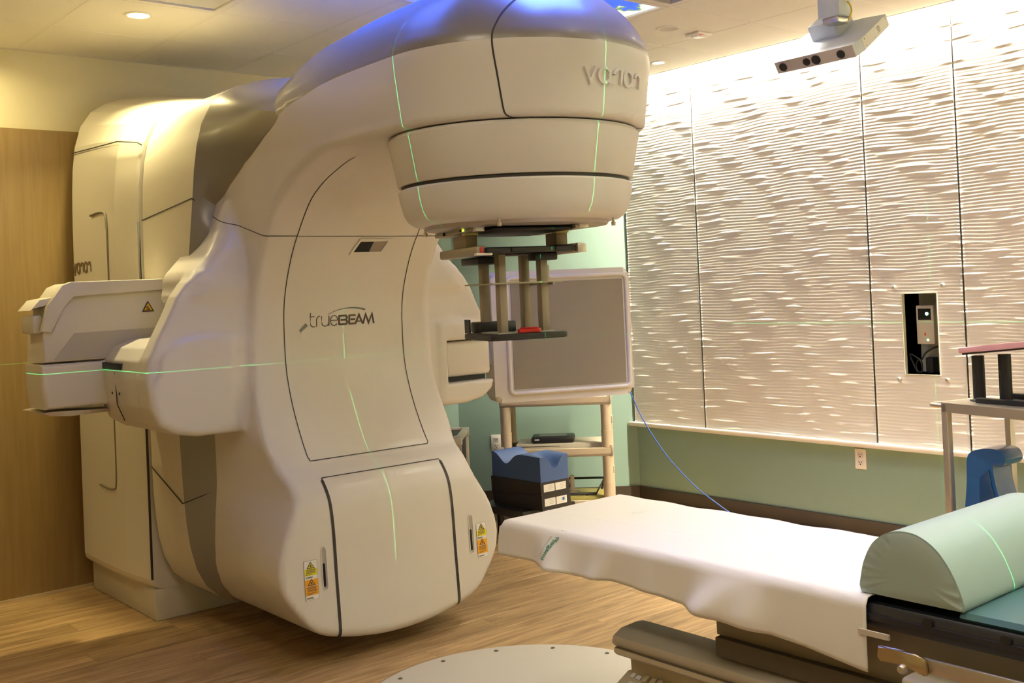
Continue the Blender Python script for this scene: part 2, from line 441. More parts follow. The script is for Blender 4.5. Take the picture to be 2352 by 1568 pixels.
# downlights
def downlight(x, y, power, color, label, r=0.062, visible=True, spread=150, estr=14.0, group=None):
    t = thing('downlight', label, 'ceiling light', (x, y, ZC), group)
    revolve('trim_ring', [(r*0.86, 0.0005), (r*0.9, -0.006), (r*1.14, -0.005), (r*1.2, 0.0)], (0, 0, 0), TBAR, t, seg=32)
    nm = 'lens_'+'_'.join('%.2f' % c for c in color)+'_%g' % estr
    revolve('lens', [(0, -0.003), (r*0.87, -0.003), (r*0.87, 0.0)], (0, 0, 0), mat(nm, (1, 1, 1), 0.4, emis=color, estr=estr), t, seg=32)
    ld = bpy.data.lights.new('downlight_lamp', 'AREA'); ld.shape = 'DISK'; ld.size = r*1.7; ld.energy = power; ld.color = color; ld.spread = math.radians(spread)
    lo = bpy.data.objects.new('lamp', ld); link(lo, t); lo.location = (0, 0, -0.009)
    return t
downlight(-5.087, 1.977, PW_DRUM, WARM, 'round lit downlight above the accelerator stand, beside the flat troffer', r=0.058, spread=115)
downlight(-4.60, 5.12, PW_NEUT*0.25, NEUT, 'small round lit downlight close to the bright wall slot', r=0.042)
for x_, y_ in ((-5.78, 1.3), (-5.78, 0.4)):
    downlight(x_, y_, PW_WARM, WARM, 'round lit warm downlight over the floor beside the wood cabinet', group='warm downlights out of view', spread=160)
for x_, y_ in ((-1.95, 2.62), (-1.35, 2.3), (-1.35, 3.0)):
    downlight(x_, y_, PW_NEUT, NEUT, 'round lit neutral downlight over the couch', group='neutral downlights out of view', spread=85)

for x_, y_ in ((-2.73, 3.83), (-3.12, 4.22)):  # extra lamps added just out of view to lift floor and wall
    downlight(x_, y_, PW_SIDE, NEUT, 'unseen round neutral downlight added to brighten the floor in front of the wavy wall', group='added neutral downlights before the wavy wall', spread=85)

# backlit sky picture panels
def sky_mat():
    mt = bpy.data.materials.new('sky_picture'); mt.use_nodes = True; nt = mt.node_tree
    for n in list(nt.nodes): nt.nodes.remove(n)
    out = nt.nodes.new('ShaderNodeOutputMaterial'); em = nt.nodes.new('ShaderNodeEmission'); em.inputs['Strength'].default_value = SKY_E
    tc = nt.nodes.new('ShaderNodeTexCoord')
    n1 = nt.nodes.new('ShaderNodeTexNoise'); n1.inputs['Scale'].default_value = 7.0; n1.inputs['Detail'].default_value = 5
    nt.links.new(tc.outputs['Object'], n1.inputs['Vector'])
    sx = nt.nodes.new('ShaderNodeSeparateXYZ'); nt.links.new(tc.outputs['Object'], sx.inputs[0])
    # blossom branch only along the side of the panel next to the vent
    mr = nt.nodes.new('ShaderNodeMapRange'); mr.inputs[1].default_value = 0.0; mr.inputs[2].default_value = 0.24; mr.inputs[3].default_value = -0.25; mr.inputs[4].default_value = 0.16
    nt.links.new(sx.outputs['Y'], mr.inputs[0])
    ad = nt.nodes.new('ShaderNodeMath'); ad.operation = 'ADD'; nt.links.new(n1.outputs['Fac'], ad.inputs[0]); nt.links.new(mr.outputs[0], ad.inputs[1])
    cr = nt.nodes.new('ShaderNodeValToRGB'); e = cr.color_ramp.elements
    e[0].position = 0.0; e[0].color = (0.05, 0.13, 1.0, 1)
    e[1].position = 0.49; e[1].color = (0.09, 0.17, 1.0, 1)
    k = cr.color_ramp.elements.new(0.52); k.color = (0.16, 0.30, 0.05, 1)
    k = cr.color_ramp.elements.new(0.55); k.color = (0.9, 0.95, 0.6, 1)
    k = cr.color_ramp.elements.new(0.58); k.color = (1, 1, 0.95, 1)
    k = cr.color_ramp.elements.new(0.75); k.color = (1, 0.95, 0.85, 1)
    nt.links.new(ad.outputs[0], cr.inputs[0]); nt.links.new(cr.outputs[0], em.inputs['Color']); nt.links.new(em.outputs[0], out.inputs[0])
    return mt
SKYM = sky_mat()
for (i, j), k in special.items():
    x0, x1, y0, y1 = gx[i]+0.012, gx[i+1]-0.012, gy[j]+0.012, gy[j+1]-0.012
    cx, cy = (x0+x1)/2, (y0+y1)/2; hx, hy = (x1-x0)/2, (y1-y0)/2
    def frame(nm, d, z0, z1, mt_, par):
        return multibox(nm, [((-hx, -hy, z0), (-hx+d, hy, z1)), ((hx-d, -hy, z0), (hx, hy, z1)), ((-hx+d, -hy, z0), (hx-d, -hy+d, z1)), ((-hx+d, hy-d, z0), (hx-d, hy, z1))], mt_, par)
    if k in ('sky', 'blue'):
        lab = 'backlit ceiling picture panel of blue sky and white blossom beside the air vent' if k == 'sky' else 'backlit ceiling picture panel of plain blue sky above the gantry'
        t = thing('sky_panel_light', lab, 'ceiling light', (cx, cy, ZC), None if k == 'sky' else 'plain blue sky panels above the gantry')
        frame('frame', 0.022, -0.004, 0.02, TBAR, t)
        box('picture', (-hx+0.022, -hy+0.022, 0.006), (hx-0.022, hy-0.022, 0.012), SKYM if k == 'sky' else mat('sky_blue_panel', (.1, .2, 1), .5, emis=(0.10, 0.20, 1.0), estr=SKY_B), t)
        if k == 'blue' and (i, j) != (3, 7):
            ld = bpy.data.lights.new('sky_lamp', 'AREA'); ld.shape = 'SQUARE'; ld.size = 0.5; ld.energy = PW_BLUE*(.28 if j == 5 else 1); ld.color = (0.08, 0.17, 1.0); ld.spread = math.radians(105)
            lo = bpy.data.objects.new('lamp', ld); link(lo, t); lo.location = (0, 0, 0.002)
    elif k == 'vent':
        t = thing('air_vent', 'square white ceiling air vent with dark louvre gaps beside the sky picture panel', 'vent', (cx, cy, ZC))
        frame('frame', 0.03, -0.005, 0.02, TBAR, t)
        box('duct', (-hx+0.03, -hy+0.03, 0.04), (hx-0.03, hy-0.03, 0.05), BLACK, t)
        for d in (0.06, 0.10, 0.14, 0.18, 0.22):
            multibox('louvre', [((-hx+d, -hy+d, 0.0), (-hx+d+0.012, hy-d, 0.03)), ((hx-d-0.012, -hy+d, 0.0), (hx-d, hy-d, 0.03)), ((-hx+d, -hy+d, 0.0), (hx-d, -hy+d+0.012, 0.03)), ((-hx+d, hy-d-0.012, 0.0), (hx-d, hy-d, 0.03))], TBAR, t)
    elif k == 'lit':  # added out of view as soft front light for the gantry
        t = thing('troffer_light', 'unseen square ceiling troffer added to light the gantry front in neutral white', 'ceiling light', (cx, cy, ZC), 'added troffers out of view')
        frame('frame', 0.025, -0.004, 0.02, TBAR, t)
        box('lens', (-hx+0.025, -hy+0.025, 0.006), (hx-0.025, hy-0.025, 0.012), mat('added_troffer_lens', (1, 1, 1), 0.4, emis=NEUT, estr=3.0), t)
        ld = bpy.data.lights.new('added_troffer_lamp', 'AREA'); ld.shape = 'SQUARE'; ld.size = 0.54; ld.energy = PW_TROF; ld.color = NEUT
        lo = bpy.data.objects.new('lamp', ld); link(lo, t); lo.location = (0, 0, -0.006)
    else:
        t = thing('troffer_light', 'square recessed ceiling troffer with pearly lens, switched off', 'ceiling light', (cx, cy, ZC))
        frame('frame', 0.025, -0.004, 0.02, TBAR, t)
        box('lens', (-hx+0.025, -hy+0.025, 0.006), (hx-0.025, hy-0.025, 0.012), mat('troffer_lens', (0.75, 0.74, 0.66), 0.25), t)
t = thing('ceiling_speaker', 'flat round white ceiling speaker grille beside the alarm strobe', 'speaker', (-3.954, 4.496, ZC))
revolve('rim', [(0.05, 0.0), (0.053, -0.005), (0.066, -0.005), (0.07, 0.0)], (0, 0, 0), TBAR, t, seg=32)
revolve('grille', [(0, -0.002), (0.051, -0.0015), (0.051, 0)], (0, 0, 0), mat('grille', (0.62, 0.58, 0.50), 0.8), t, seg=32)
t = thing('alarm_strobe', 'white rectangular ceiling alarm strobe with red lettering mark', 'alarm', (-3.955, 4.75, ZC))
box('base', (-0.05, -0.06, -0.012), (0.05, 0.06, 0.0), WHITE, t, bev=0.004)
prism('strobe_lens', [(-0.045, -0.012), (-0.028, -0.022), (0.028, -0.022), (0.045, -0.012)], 0, -0.025, 0.025, mat('strobe_lens', (0.92, 0.92, 0.90), 0.1, coat=0.5), t)
box('red_mark', (0.028, -0.03, -0.0135), (0.036, 0.0, -0.012), mat('red_mark', (0.75, 0.06, 0.03), 0.5), t)

# wood cabinet beside the stand
WOODV = wood('cabinet_maple', (0.29, 0.19, 0.07), (0.38, 0.26, 0.11), 2, 16.0, 42.0, rough=0.45, contrast=(0.25, 0.75))
cab = thing('wood_cabinet', 'tall plain maple wood cabinet against the back wall beside the accelerator stand', 'cabinet', (XB+0.05, 1.0, 0))
keep(box('body', (XB+0.032, -0.5, 0.012), (-6.02, 1.982, 2.467), WOODV, bev=0.002), cab)
keep(box('floor_strip', (XB+0.032, -0.5, 0.0), (-6.012, 1.982, 0.012), mat('floor_strip', (0.55, 0.42, 0.26), 0.5)), cab)
# ------------------------------------------------------------------ linear accelerator
IX, IY, IZ = -3.01, 2.545, 1.295          # isocentre
linac = thing('linear_accelerator', 'large beige radiotherapy accelerator with a curved gantry arm over the couch', 'medical machine', (-5.0, IY, 0))
def addp(o): return keep(o, linac)
# ---- smooth cover shapes from a distance field
def smax(a, b, k):
    h = np.clip(0.5-0.5*(b-a)/k, 0, 1); return b*(1-h)+a*h+k*h*(1-h)
def smin(a, b, k): return -smax(-a, -b, k)
def polysd(px, pz, poly):
    P = np.asarray(poly, float); Q = np.roll(P, -1, 0)
    best = np.full(px.shape, 1e9); inside = np.zeros(px.shape, bool)
    for (ax, az), (bx, bz) in zip(P, Q):
        dx, dz = bx-ax, bz-az; L2 = dx*dx+dz*dz
        if L2 < 1e-14: continue
        t = np.clip(((px-ax)*dx+(pz-az)*dz)/L2, 0, 1)
        d = (px-ax-t*dx)**2+(pz-az-t*dz)**2
        best = np.minimum(best, d)
        c = ((az > pz) != (bz > pz))
        with np.errstate(divide='ignore', invalid='ignore'):
            inside ^= c & (px < (bx-ax)*(pz-az)/(bz-az if bz != az else 1e-12)+ax)
    best = np.sqrt(best)
    return np.where(inside, -best, best)
front = [(-3.868, -0.1), (-3.872, 0.107), (-3.888, 0.35), (-3.896, 0.5), (-3.906, 0.60), (-3.928, 0.68), (-3.985, 0.752), (-4.067, 0.815), (-4.14, 0.93), (-4.2, 1.06),
         (-4.238, 1.2), (-4.247, 1.34), (-4.228, 1.5), (-4.168, 1.65), (-4.092, 1.767), (-3.975, 1.899), (-3.875, 1.962), (-3.78, 1.999), (-3.66, 2.034), (-3.546, 2.052), (-3.36, 2.057), (-3.01, 2.057)]
PROF = [tuple(p) for p in catmull(front, 4)] + [(-3.01, 2.9), (-4.74, 2.9), (-4.74, -0.1)]
ZA = np.array([(-4.9, 1.50), (-4.7, 1.67), (-4.6, 1.775), (-4.475, 1.892), (-4.347, 1.995), (-4.148, 2.111), (-3.83, 2.231), (-3.62, 2.27), (-3.454, 2.289), (-3.157, 2.298), (-2.3, 2.30)])
ZAd = np.array([tuple(p) for p in catmull([tuple(p) for p in ZA], 5)])
def zA(x): return np.interp(x, ZAd[:, 0], ZAd[:, 1])
def curve(tab, n=5):
    d = np.array([tuple(p) for p in catmull(tab, n)]); return lambda z: np.interp(z, d[:, 0], d[:, 1])
hwf = curve([(0.0, .17), (.075, .30), (.115, .375), (.21, .465), (.32, .540), (.42, .556), (.54, .523), (.68, .455), (.80, .462), (.92, .480), (1.1, .468), (1.37, .456), (1.77, .454), (1.9, .46), (2.055, .476), (2.3, .507), (2.9, .507)])
hwb = curve([(0.0, .12), (.1, .34), (.2, .45), (.3, .505), (.45, .525), (.8, .52), (1.3, .515), (1.9, .512), (2.3, .507), (2.9, .507)])
xfz = curve([(p[1], p[0]) for p in front[:16]]+[(2.2, -3.93), (2.9, -3.93)])
gbev = curve([(0, 0), (.017, .06), (.052, .12), (.107, .18), (.187, .24), (.3, .285), (.52, .31)])
rhead = curve([(1.9, .45), (2.055, .478), (2.18, .494), (2.3, .507), (2.36, .49), (2.42, .455), (2.48, .40), (2.54, .32), (2.6, .2), (2.7, 0.0)])
D1 = [(.3, .955), (.70, .955), (.80, .972), (.86, 1.01), (.888, 1.08), (.902, 1.2), (.885, 1.29), (.857, 1.35), (.80, 1.455), (.765, 1.53), (.72, 1.59), (.655, 1.625), (.55, 1.635), (.3, 1.635)]
D2 = [(.3, .955), (.70, .955), (.80, .972), (.86, 1.01), (.888, 1.08), (.902, 1.2), (.89, 1.27), (.85, 1.325), (.77, 1.355), (.6, 1.365), (.3, 1.365)]
D3 = [tuple(map(float, p)) for p in catmull([(.3, 1.50), (.67, 1.50), (.695, 1.57), (.685, 1.625), (.655, 1.66), (.61, 1.71), (.57, 1.775), (.535, 1.85), (.505, 1.94)], 4)]+[(.3, 1.94)]
zcr = curve([(.40, 1.36), (.545, 1.362), (.63, 1.366), (.735, 1.352), (.80, 1.325), (.845, 1.275), (.865, 1.21), (.95, 1.1)])
def f_pod(x, v, z, d1=None, d2=None):
    a = np.abs(v)
    if d1 is None: d1 = polysd(a, z, D1); d2 = polysd(a, z, D2)
    fr = x-(-4.268-0.06*(a-.45)+.016/(1+np.exp(-np.clip((zcr(a)-z)/.007, -30, 30)))/(1+np.exp(-np.clip((a-.53)/.008, -30, 30))))
    p1 = smax(smax(d1, fr, .03), -(x+4.40), .03)
    p2 = smax(smax(d2, fr, .03), -(x+4.93), .10)
    return smin(p1, p2, .02)
def f_main(x, v, z, pd=None, d3=None):
    a = np.abs(v)
    if pd is None: pd = polysd(x, z, PROF)
    t = np.clip((xfz(z)-x)/np.maximum(xfz(z)+4.55, .05), 0, 1)
    hw = hwf(z)*(1-t)+hwb(z)*t
    f = smax(pd, a-hw, .028)
    f = smax(f, np.hypot(v, z-IZ)-1.30, .02)
    f = smin(f, smax(smax(polysd(a, z, D3) if d3 is None else d3, x+4.255+.3*np.maximum(0, z-1.72), .09), -(x+4.63), .03), .02)
    lowr = np.where(z < IZ, np.hypot(v, z-IZ)-1.221, -1.0)
    f = smax(f, lowr, .04)
    k = 1+.25*np.clip((-3.55-x)/.85, 0, 1)
    f = np.maximum(f, (z-(zA(x)+k*gbev(np.clip(.509-a, 0, .52))))*.62)
    r = np.hypot(x-IX, v)
    h = smax((r-rhead(z))*.9, 2.057-z, .02)
    return np.minimum(f, h)
def f_slot(x, v, z):
    q = np.maximum(np.maximum(.577-v, np.abs(z-1.160)-.104), -(x+4.62))
    return q
def f_all(x, v, z, pd=None, d1=None, d2=None, d3=None):
    f = smin(f_main(x, v, z, pd, d3), f_pod(x, v, z, d1, d2), .028)
    return smax(f, -f_slot(x, v, z), .012)
def grad(fn, P, e=0.002):
    g = np.empty_like(P)
    for i in range(3):
        d = np.zeros(3); d[i] = e
        A = P+d; B = P-d
        g[:, i] = (fn(A[:, 0], A[:, 1], A[:, 2])-fn(B[:, 0], B[:, 1], B[:, 2]))/(2*e)
    return g
def nets(fn, lo, hi, h):
    n = [int((hi[i]-lo[i])/h)+2 for i in range(3)]
    ax = [lo[i]+h*np.arange(n[i]) for i in range(3)]
    f = np.empty(n, np.float32)
    Y_, Z_ = np.meshgrid(ax[1], ax[2], indexing='ij')
    d1 = polysd(np.abs(Y_), Z_, D1); d2 = polysd(np.abs(Y_), Z_, D2); d3 = polysd(np.abs(Y_), Z_, D3)
    for i in range(n[0]):
        pd = polysd(np.full(n[2], ax[0][i]), ax[2], PROF)
        f[i] = fn(np.full(Y_.shape, ax[0][i]), Y_, Z_, np.broadcast_to(pd, Y_.shape), d1, d2, d3)
    ins = f < 0
    cm = [m_-1 for m_ in n]
    cnt = np.zeros(cm, np.int8)
    for dx in (0, 1):
        for dy in (0, 1):
            for dz in (0, 1): cnt += ins[dx:dx+cm[0], dy:dy+cm[1], dz:dz+cm[2]]
    act = (cnt > 0) & (cnt < 8)
    ids = -np.ones(cm, np.int64); cells = np.argwhere(act); ids[act] = np.arange(len(cells))
    acc = np.zeros((len(cells), 3)); num = np.zeros(len(cells))
    cor = [(a, b, c) for a in (0, 1) for b in (0, 1) for c in (0, 1)]
    for a in cor:
        for d in range(3):
            if a[d]: continue
            b = list(a); b[d] = 1
            fa = f[cells[:, 0]+a[0], cells[:, 1]+a[1], cells[:, 2]+a[2]].astype(float); fb = f[cells[:, 0]+b[0], cells[:, 1]+b[1], cells[:, 2]+b[2]].astype(float)
            mk = (fa < 0) != (fb < 0)
            t = np.where(mk, fa/np.where(mk, fa-fb, 1), 0)
            p = cells+np.array(a); p = p.astype(float); p[:, d] += t
            acc += p*mk[:, None]; num += mk
    V = np.array(lo)+h*acc/num[:, None]
    quads = []
    for d in range(3):
        e, g_ = [i for i in range(3) if i != d]
        s0 = [slice(None)]*3; s1 = [slice(None)]*3; s0[d] = slice(0, -1); s1[d] = slice(1, None)
        chg = ins[tuple(s0)] != ins[tuple(s1)]
        w = np.argwhere(chg)
        w = w[(w[:, e] > 0) & (w[:, g_] > 0) & (w[:, e] < n[e]-1) & (w[:, g_] < n[g_]-1)]
        q = []
        for oe, og in ((-1, -1), (0, -1), (0, 0), (-1, 0)):
            c = w.copy(); c[:, e] += oe; c[:, g_] += og; q.append(ids[c[:, 0], c[:, 1], c[:, 2]])
        q = np.stack(q, 1)
        inn = ins[w[:, 0], w[:, 1], w[:, 2]]
        flip = inn if d != 1 else ~inn
        q[~flip] = q[~flip][:, ::-1]
        quads.append(q)
    Q = np.concatenate(quads)
    for it in range(4):
        fv = fn(V[:, 0], V[:, 1], V[:, 2]); g_ = grad(fn, V)
        st = (fv/np.maximum((g_**2).sum(1), .05))[:, None]*g_
        ln = np.linalg.norm(st, axis=1, keepdims=True); st *= np.minimum(1, h*.6/np.maximum(ln, 1e-9)); V = V-st
    N = grad(fn, V, .004); N /= np.maximum(np.linalg.norm(N, axis=1, keepdims=True), 1e-9)
    T = np.concatenate([Q[:, [0, 1, 2]], Q[:, [0, 2, 3]]])
    return V, N, T
class Piece:
    def __init__(s, V, N, T): s.V, s.N, s.T = V, N, T
    def compact(s):
        u, inv = np.unique(s.T.ravel(), return_inverse=True)
        return Piece(s.V[u], s.N[u], inv.reshape(-1, 3))
def split(pc, fn):
    """cut a piece along fn = 0; returns (positive side, negative side, cut segments)"""
    s = fn(pc.V[:, 0], pc.V[:, 1], pc.V[:, 2]); s = np.where(np.abs(s) < 1e-5, 1e-5, s)
    pos = s > 0; tp = pos[pc.T]; c = tp.sum(1)
    TP = [pc.T[c == 3]]; TN = [pc.T[c == 0]]
    V = list(pc.V); N = list(pc.N); cache = {}; segs = []; ap = []; an = []
    def cut(a, b):
        k = (a, b) if a < b else (b, a)
        if k not in cache:
            t = s[a]/(s[a]-s[b]); cache[k] = len(V); V.append(pc.V[a]*(1-t)+pc.V[b]*t)
            nn = pc.N[a]*(1-t)+pc.N[b]*t; N.append(nn/max(1e-9, np.linalg.norm(nn)))
        return cache[k]
    for tri, tt in zip(pc.T[(c == 1) | (c == 2)], tp[(c == 1) | (c == 2)]):
        one = 1 if tt.sum() == 1 else 0
        i = int(np.argmax(tt == bool(one))); a, b, d = int(tri[i]), int(tri[(i+1) % 3]), int(tri[(i+2) % 3])
        p, q = cut(a, b), cut(a, d)
        lone = [(a, p, q)]; two = [(p, b, d), (p, d, q)]
        (ap if one else an).extend(lone); (an if one else ap).extend(two); segs.append((p, q))
    V = np.array(V); N = np.array(N)
    P_ = np.concatenate(TP+[np.array(ap, int).reshape(-1, 3)]); Q_ = np.concatenate(TN+[np.array(an, int).reshape(-1, 3)])
    sg = [(V[a], V[b], N[a], N[b]) for a, b in segs]
    return (Piece(V, N, P_).compact() if len(P_) else None), (Piece(V, N, Q_).compact() if len(Q_) else None), sg
def emit(name, pc, material):
    V = pc.V+np.array([0, IY, 0])
    o = obj(name, V, pc.T, material, None, smooth=True)
    o.data.normals_split_custom_set_from_vertices([tuple(n) for n in pc.N])
    return addp(o)
def ribbon(name, segs, w, parent, material=None, lift=0.0012, keepf=None):
    V = []; Fc = []
    for a, b, na, nb in segs:
        if keepf is not None and not keepf((a+b)/2, na): continue
        d = b-a; L = np.linalg.norm(d)
        if L < 1e-6: continue
        d = d/L; a = a-d*w*.25; b = b+d*w*.25
        sa = np.cross(d, na); sb = np.cross(d, nb); k = len(V)
        V += [a+sa*w/2+na*lift, a-sa*w/2+na*lift, b-sb*w/2+nb*lift, b+sb*w/2+nb*lift]; Fc.append((k, k+1, k+2, k+3))
    if not V: return None
    V = np.array(V)+np.array([0, IY, 0])
    o = obj(name, V, Fc, material or SEAM); o.parent = parent; o.matrix_parent_inverse = parent.matrix_world.inverted()
    return o
V_, N_, T_ = nets(f_all, (-5.0, -0.97, 0.03), (-2.45, 0.97, 2.66), 0.0175)
whole = Piece(V_, N_, T_)
whole, _, _ = split(whole, lambda x, v, z: np.maximum(x+4.70, np.abs(v)-.57))      # open where it sits inside the drum
band, whole, sg_band = split(whole, lambda x, v, z: np.minimum(z-zA(x)-.004, 2.0*np.maximum(x+4.60, -1)))
hb, ab, sg_hb = split(band, lambda x, v, z: x+2.66)
head, rest, sg_head = split(whole, lambda x, v, z: x+2.66)
pod, rest, sg_pod = split(rest, lambda x, v, z: np.minimum(f_main(x, v, z)-f_pod(x, v, z), np.abs(v)-.44))
podL, podR, _ = split(pod, lambda x, v, z: -v)
panel, rest, sg_panel = split(rest, lambda x, v, z: np.minimum(np.minimum(.308-np.abs(v), z-.815), np.minimum(2.050-z, x+4.45)))
pan_up, pan_lo, sg_mid = split(panel, lambda x, v, z: z-1.767)
cw, rest, sg_cw = split(rest, lambda x, v, z: np.minimum(np.minimum(.303-np.abs(v), .752-z), x+4.25))
strip, rest, sg_strip = split(rest, lambda x, v, z: np.minimum(np.minimum(.306-np.abs(v), .816-z), np.minimum(z-.745, x+4.4)))
arm, base, sg_arm = split(rest, lambda x, v, z: z-1.768-.32*np.maximum(0, -4.10-x))
o_hb = emit('head_accent_band', hb, BAND); o_ab = emit('arm_accent_band', ab, BAND)
o_head = emit('head_cover', head, PAINT)
o_arm = emit('arm_cover', arm, PAINT)
o_base = emit('gantry_side_cover', base, PAINT)
o_up = emit('upper_face_panel', pan_up, PAINT); o_lo = emit('face_panel', pan_lo, PAINT)
o_cw = emit('counterweight_cover', cw, PAINT)
if strip is not None: o_strip = emit('lower_face_strip', strip, PAINT)
o_pl = emit('imaging_pod_cover', podL, PAINT); o_pr = emit('imaging_pod_cover', podR, PAINT)
fr_ = lambda c, n: n[0] > -0.2
ribbon('seam', sg_head, .006, o_head); ribbon('seam', sg_hb, .006, o_hb)
ribbon('seam', [s_ for s_ in sg_panel if s_[0][2] < 2.045], .0045, o_lo, keepf=lambda c, n: n[0] > .1 or n[2] < 0)
ribbon('seam', sg_mid, .003, o_up)
ribbon('seam', sg_cw, .014, o_cw, keepf=lambda c, n: c[2] < .742 and c[1] < 0 and n[0] > -.3)
ribbon('seam', sg_cw, .014, o_cw, keepf=lambda c, n: c[2] < .742 and c[1] > 0 and n[0] > -.3)
ribbon('seam', sg_cw, .005, o_cw, keepf=lambda c, n: c[2] >= .742 and abs(c[1]) < .31)
ribbon('seam', sg_arm, .0035, o_arm, keepf=lambda c, n: n[0] > -.5 and c[2] < 2.0)

# inner arm in the right pod slot; dark box gives its gap shade
slot_arm = addp(box('detector_arm', (-4.60, IY+.584, 1.083), (-4.29, IY+.872, 1.258), PAINT, bev=0.022, seg=3))
addp(box('slot_shade_box', (-4.63, IY+.570, 1.050), (-4.34, IY+.868, 1.270), DARK))

# ---- drum behind the gantry and the chamfered band in front of it
def outline(hw, R, n=96, p=9.0):
    out = []
    for k in range(n):
        th = 2*PI*k/n; s_, c_ = abs(math.sin(th))+1e-6, math.cos(th)
        rho = (R**-p+(hw/s_)**-p)**(-1/p)
        out.append((rho*math.sin(th), rho*math.cos(th)))
    return out
def loft(name, stations, material, cap0=False, cap1=False, sharp=None):
    n = len(stations[0]); V = [p for st in stations for p in st]; Fc = []
    for i in range(len(stations)-1):
        for k in range(n): Fc.append((i*n+k, i*n+(k+1) % n, (i+1)*n+(k+1) % n, (i+1)*n+k))
    if cap0: Fc.append(tuple(range(n)))
    if cap1: Fc.append(tuple((len(stations)-1)*n+k for k in range(n))[::-1])
    o = obj(name, V, Fc, material, None, smooth=True)
    bm = bmesh.new(); bm.from_mesh(o.data); bmesh.ops.recalc_face_normals(bm, faces=bm.faces[:]); bm.to_mesh(o.data); bm.free()
    o.data.set_sharp_from_angle(angle=math.radians(sharp or 30))
    return o
def xedge(z): return float(np.interp(z, [0.3, 0.95, 1.3, 1.95, 2.2, 2.6], [-4.66, -4.69, -4.60, -4.455, -4.43, -4.40]))
def ring(hw, R, xfn, k=1.0): return [((xfn(IZ+w) if callable(xfn) else xfn), IY+v, IZ+w) for v, w in outline(hw, R)]
dh, dR = .612, 1.228
drum = addp(loft('drum_cover', [ring(dh-.02, dR-.02, -5.05), ring(dh, dR, -5.03), ring(dh, dR, -4.85), ring(dh, dR, xedge)], PAINT2))
_zr = [1.80, 1.955, 2.06, 2.2, 2.35, 2.43, 2.50, 2.56]
_ax = [-4.545, -4.475, -4.347, -4.148, -3.83, -3.60, -3.35, -3.30]
_az = [1.822, 1.892, 1.995, 2.111, 2.231, 2.272, 2.293, 2.40]
def inner_ring():
    out = []
    full = outline(dh, dR); ins = outline(dh-.115, dR-.07)
    for (v, w), (v2, w2) in zip(full, ins):
        z = IZ+w
        if z < 1.80: p = (xedge(z)+.19, IY+v2, IZ+w2)
        else:
            t = min(1.0, (z-1.80)/.155)
            q = (float(np.interp(z, _zr, _ax)), math.copysign(min(.500, abs(v)), v), float(np.interp(z, _zr, _az))-.004)
            p0 = (xedge(z)+.19, v2, IZ+w2)
            p = (p0[0]*(1-t)+q[0]*t, IY+p0[1]*(1-t)+q[1]*t, p0[2]*(1-t)+q[2]*t)
        out.append(p)
    return out
_o, _i = ring(dh, dR, xedge), inner_ring()
_st = [[tuple(np.array(a_)*(1-t)+np.array(b_)*t) for a_, b_ in zip(_o, _i)] for t in (0, .25, .5, .75, 1.0)]
dband = addp(loft('drum_accent_band', _st+[ring(dh-.4, dR-.5, lambda z: xedge(z)+.1)], BAND))
# seam lines across the drum shell
def path_tube(name, pts, r, parent, material=SEAM, flat=1.0):
    o = tube(name, pts, r, material, None, seg=6, flat=flat); return keep(o, parent)
for zz0, zz1 in ((1.905, 1.955), (0.74, 0.61)):
    pts = [(x_, IY-dh-.0005, zz0+(zz1-zz0)*k/8) for k, x_ in enumerate(np.linspace(-5.03, -4.455 if zz0 > 1 else -4.68, 9))]
    path_tube('seam', pts, .0026, drum)
    xe = -4.455 if zz0 > 1 else -4.68
    path_tube('seam', [(xe, IY-dh, zz1), (-4.472, IY-.508, 1.90)] if zz0 > 1 else [(xe, IY-dh, zz1), (xe+.19, IY-dh+.118, zz1+.08)], .0026, dband)
gap = addp(loft('bearing_gap', [ring(dh-.05, dR-.05, -5.10), ring(dh-.05, dR-.05, -5.02)], BLACK))

# ---- stand
def stand_ring(x, hw, R, zb=.150, rc=.05):
    out = []
    n = 49
    for k in range(n):
        th = -PI/2+PI*k/(n-1); s_, c_ = abs(math.sin(th))+1e-6, math.cos(th)
        rho = (R**-9+(hw/s_)**-9)**(-1/9)
        if k in (0, n-1): rho = hw
        out.append((x, IY+rho*math.sin(th), IZ+max(0, rho*math.cos(th))))
    hw0 = hw
    right = [(x, IY+hw0, zb+rc+(IZ-zb-rc)*(1-t)) for t in (.25, .5, .75, 1)]+[(x, IY+hw0-rc*(1-math.cos(a)), zb+rc-rc*math.sin(a)) for a in (.5, 1.05, PI/2)]
    left = [(x, 2*IY-p[1], p[2]) for p in right[::-1]]
    return out+right+left
st = addp(loft('stand_cover', [stand_ring(-5.072, .600, 1.222), stand_ring(-5.075, .612, 1.236), stand_ring(-5.10, .620, 1.248), stand_ring(-5.29, .642, 1.275),
    stand_ring(-5.31, .645, 1.28), stand_ring(-5.62, .648, 1.34), stand_ring(-5.93, .645, 1.40), stand_ring(-5.96, .62, 1.38)], PAINT2, cap0=True, cap1=True, sharp=7))
addp(box('plinth', (-5.95, IY-.600, 0.0), (-5.074, IY+.600, .152), mat('plinth_paint', (0.60, 0.555, 0.46), .5), bev=.006))
ysd = IY-.652
path_tube('door_groove', catmull([(-5.63, ysd, 1.975), (-5.47, ysd+.002, 1.980), (-5.41, ysd+.004, 1.93), (-5.405, ysd+.006, 1.64), (-5.404, ysd+.006, 1.2), (-5.404, ysd+.006, .947), (-5.408, ysd+.006, .64), (-5.46, ysd+.003, .592), (-5.63, ysd, .597)], 5), .0055, st, mat('groove', (.22, .19, .14), .6))
path_tube('seam', [(-5.93, ysd+.02, 2.335), (-5.62, ysd+.028, 2.325), (-5.30, ysd+.035, 2.315), (-5.10, ysd+.058, 2.285), (-5.075, ysd+.07, 2.27)], .003, st)
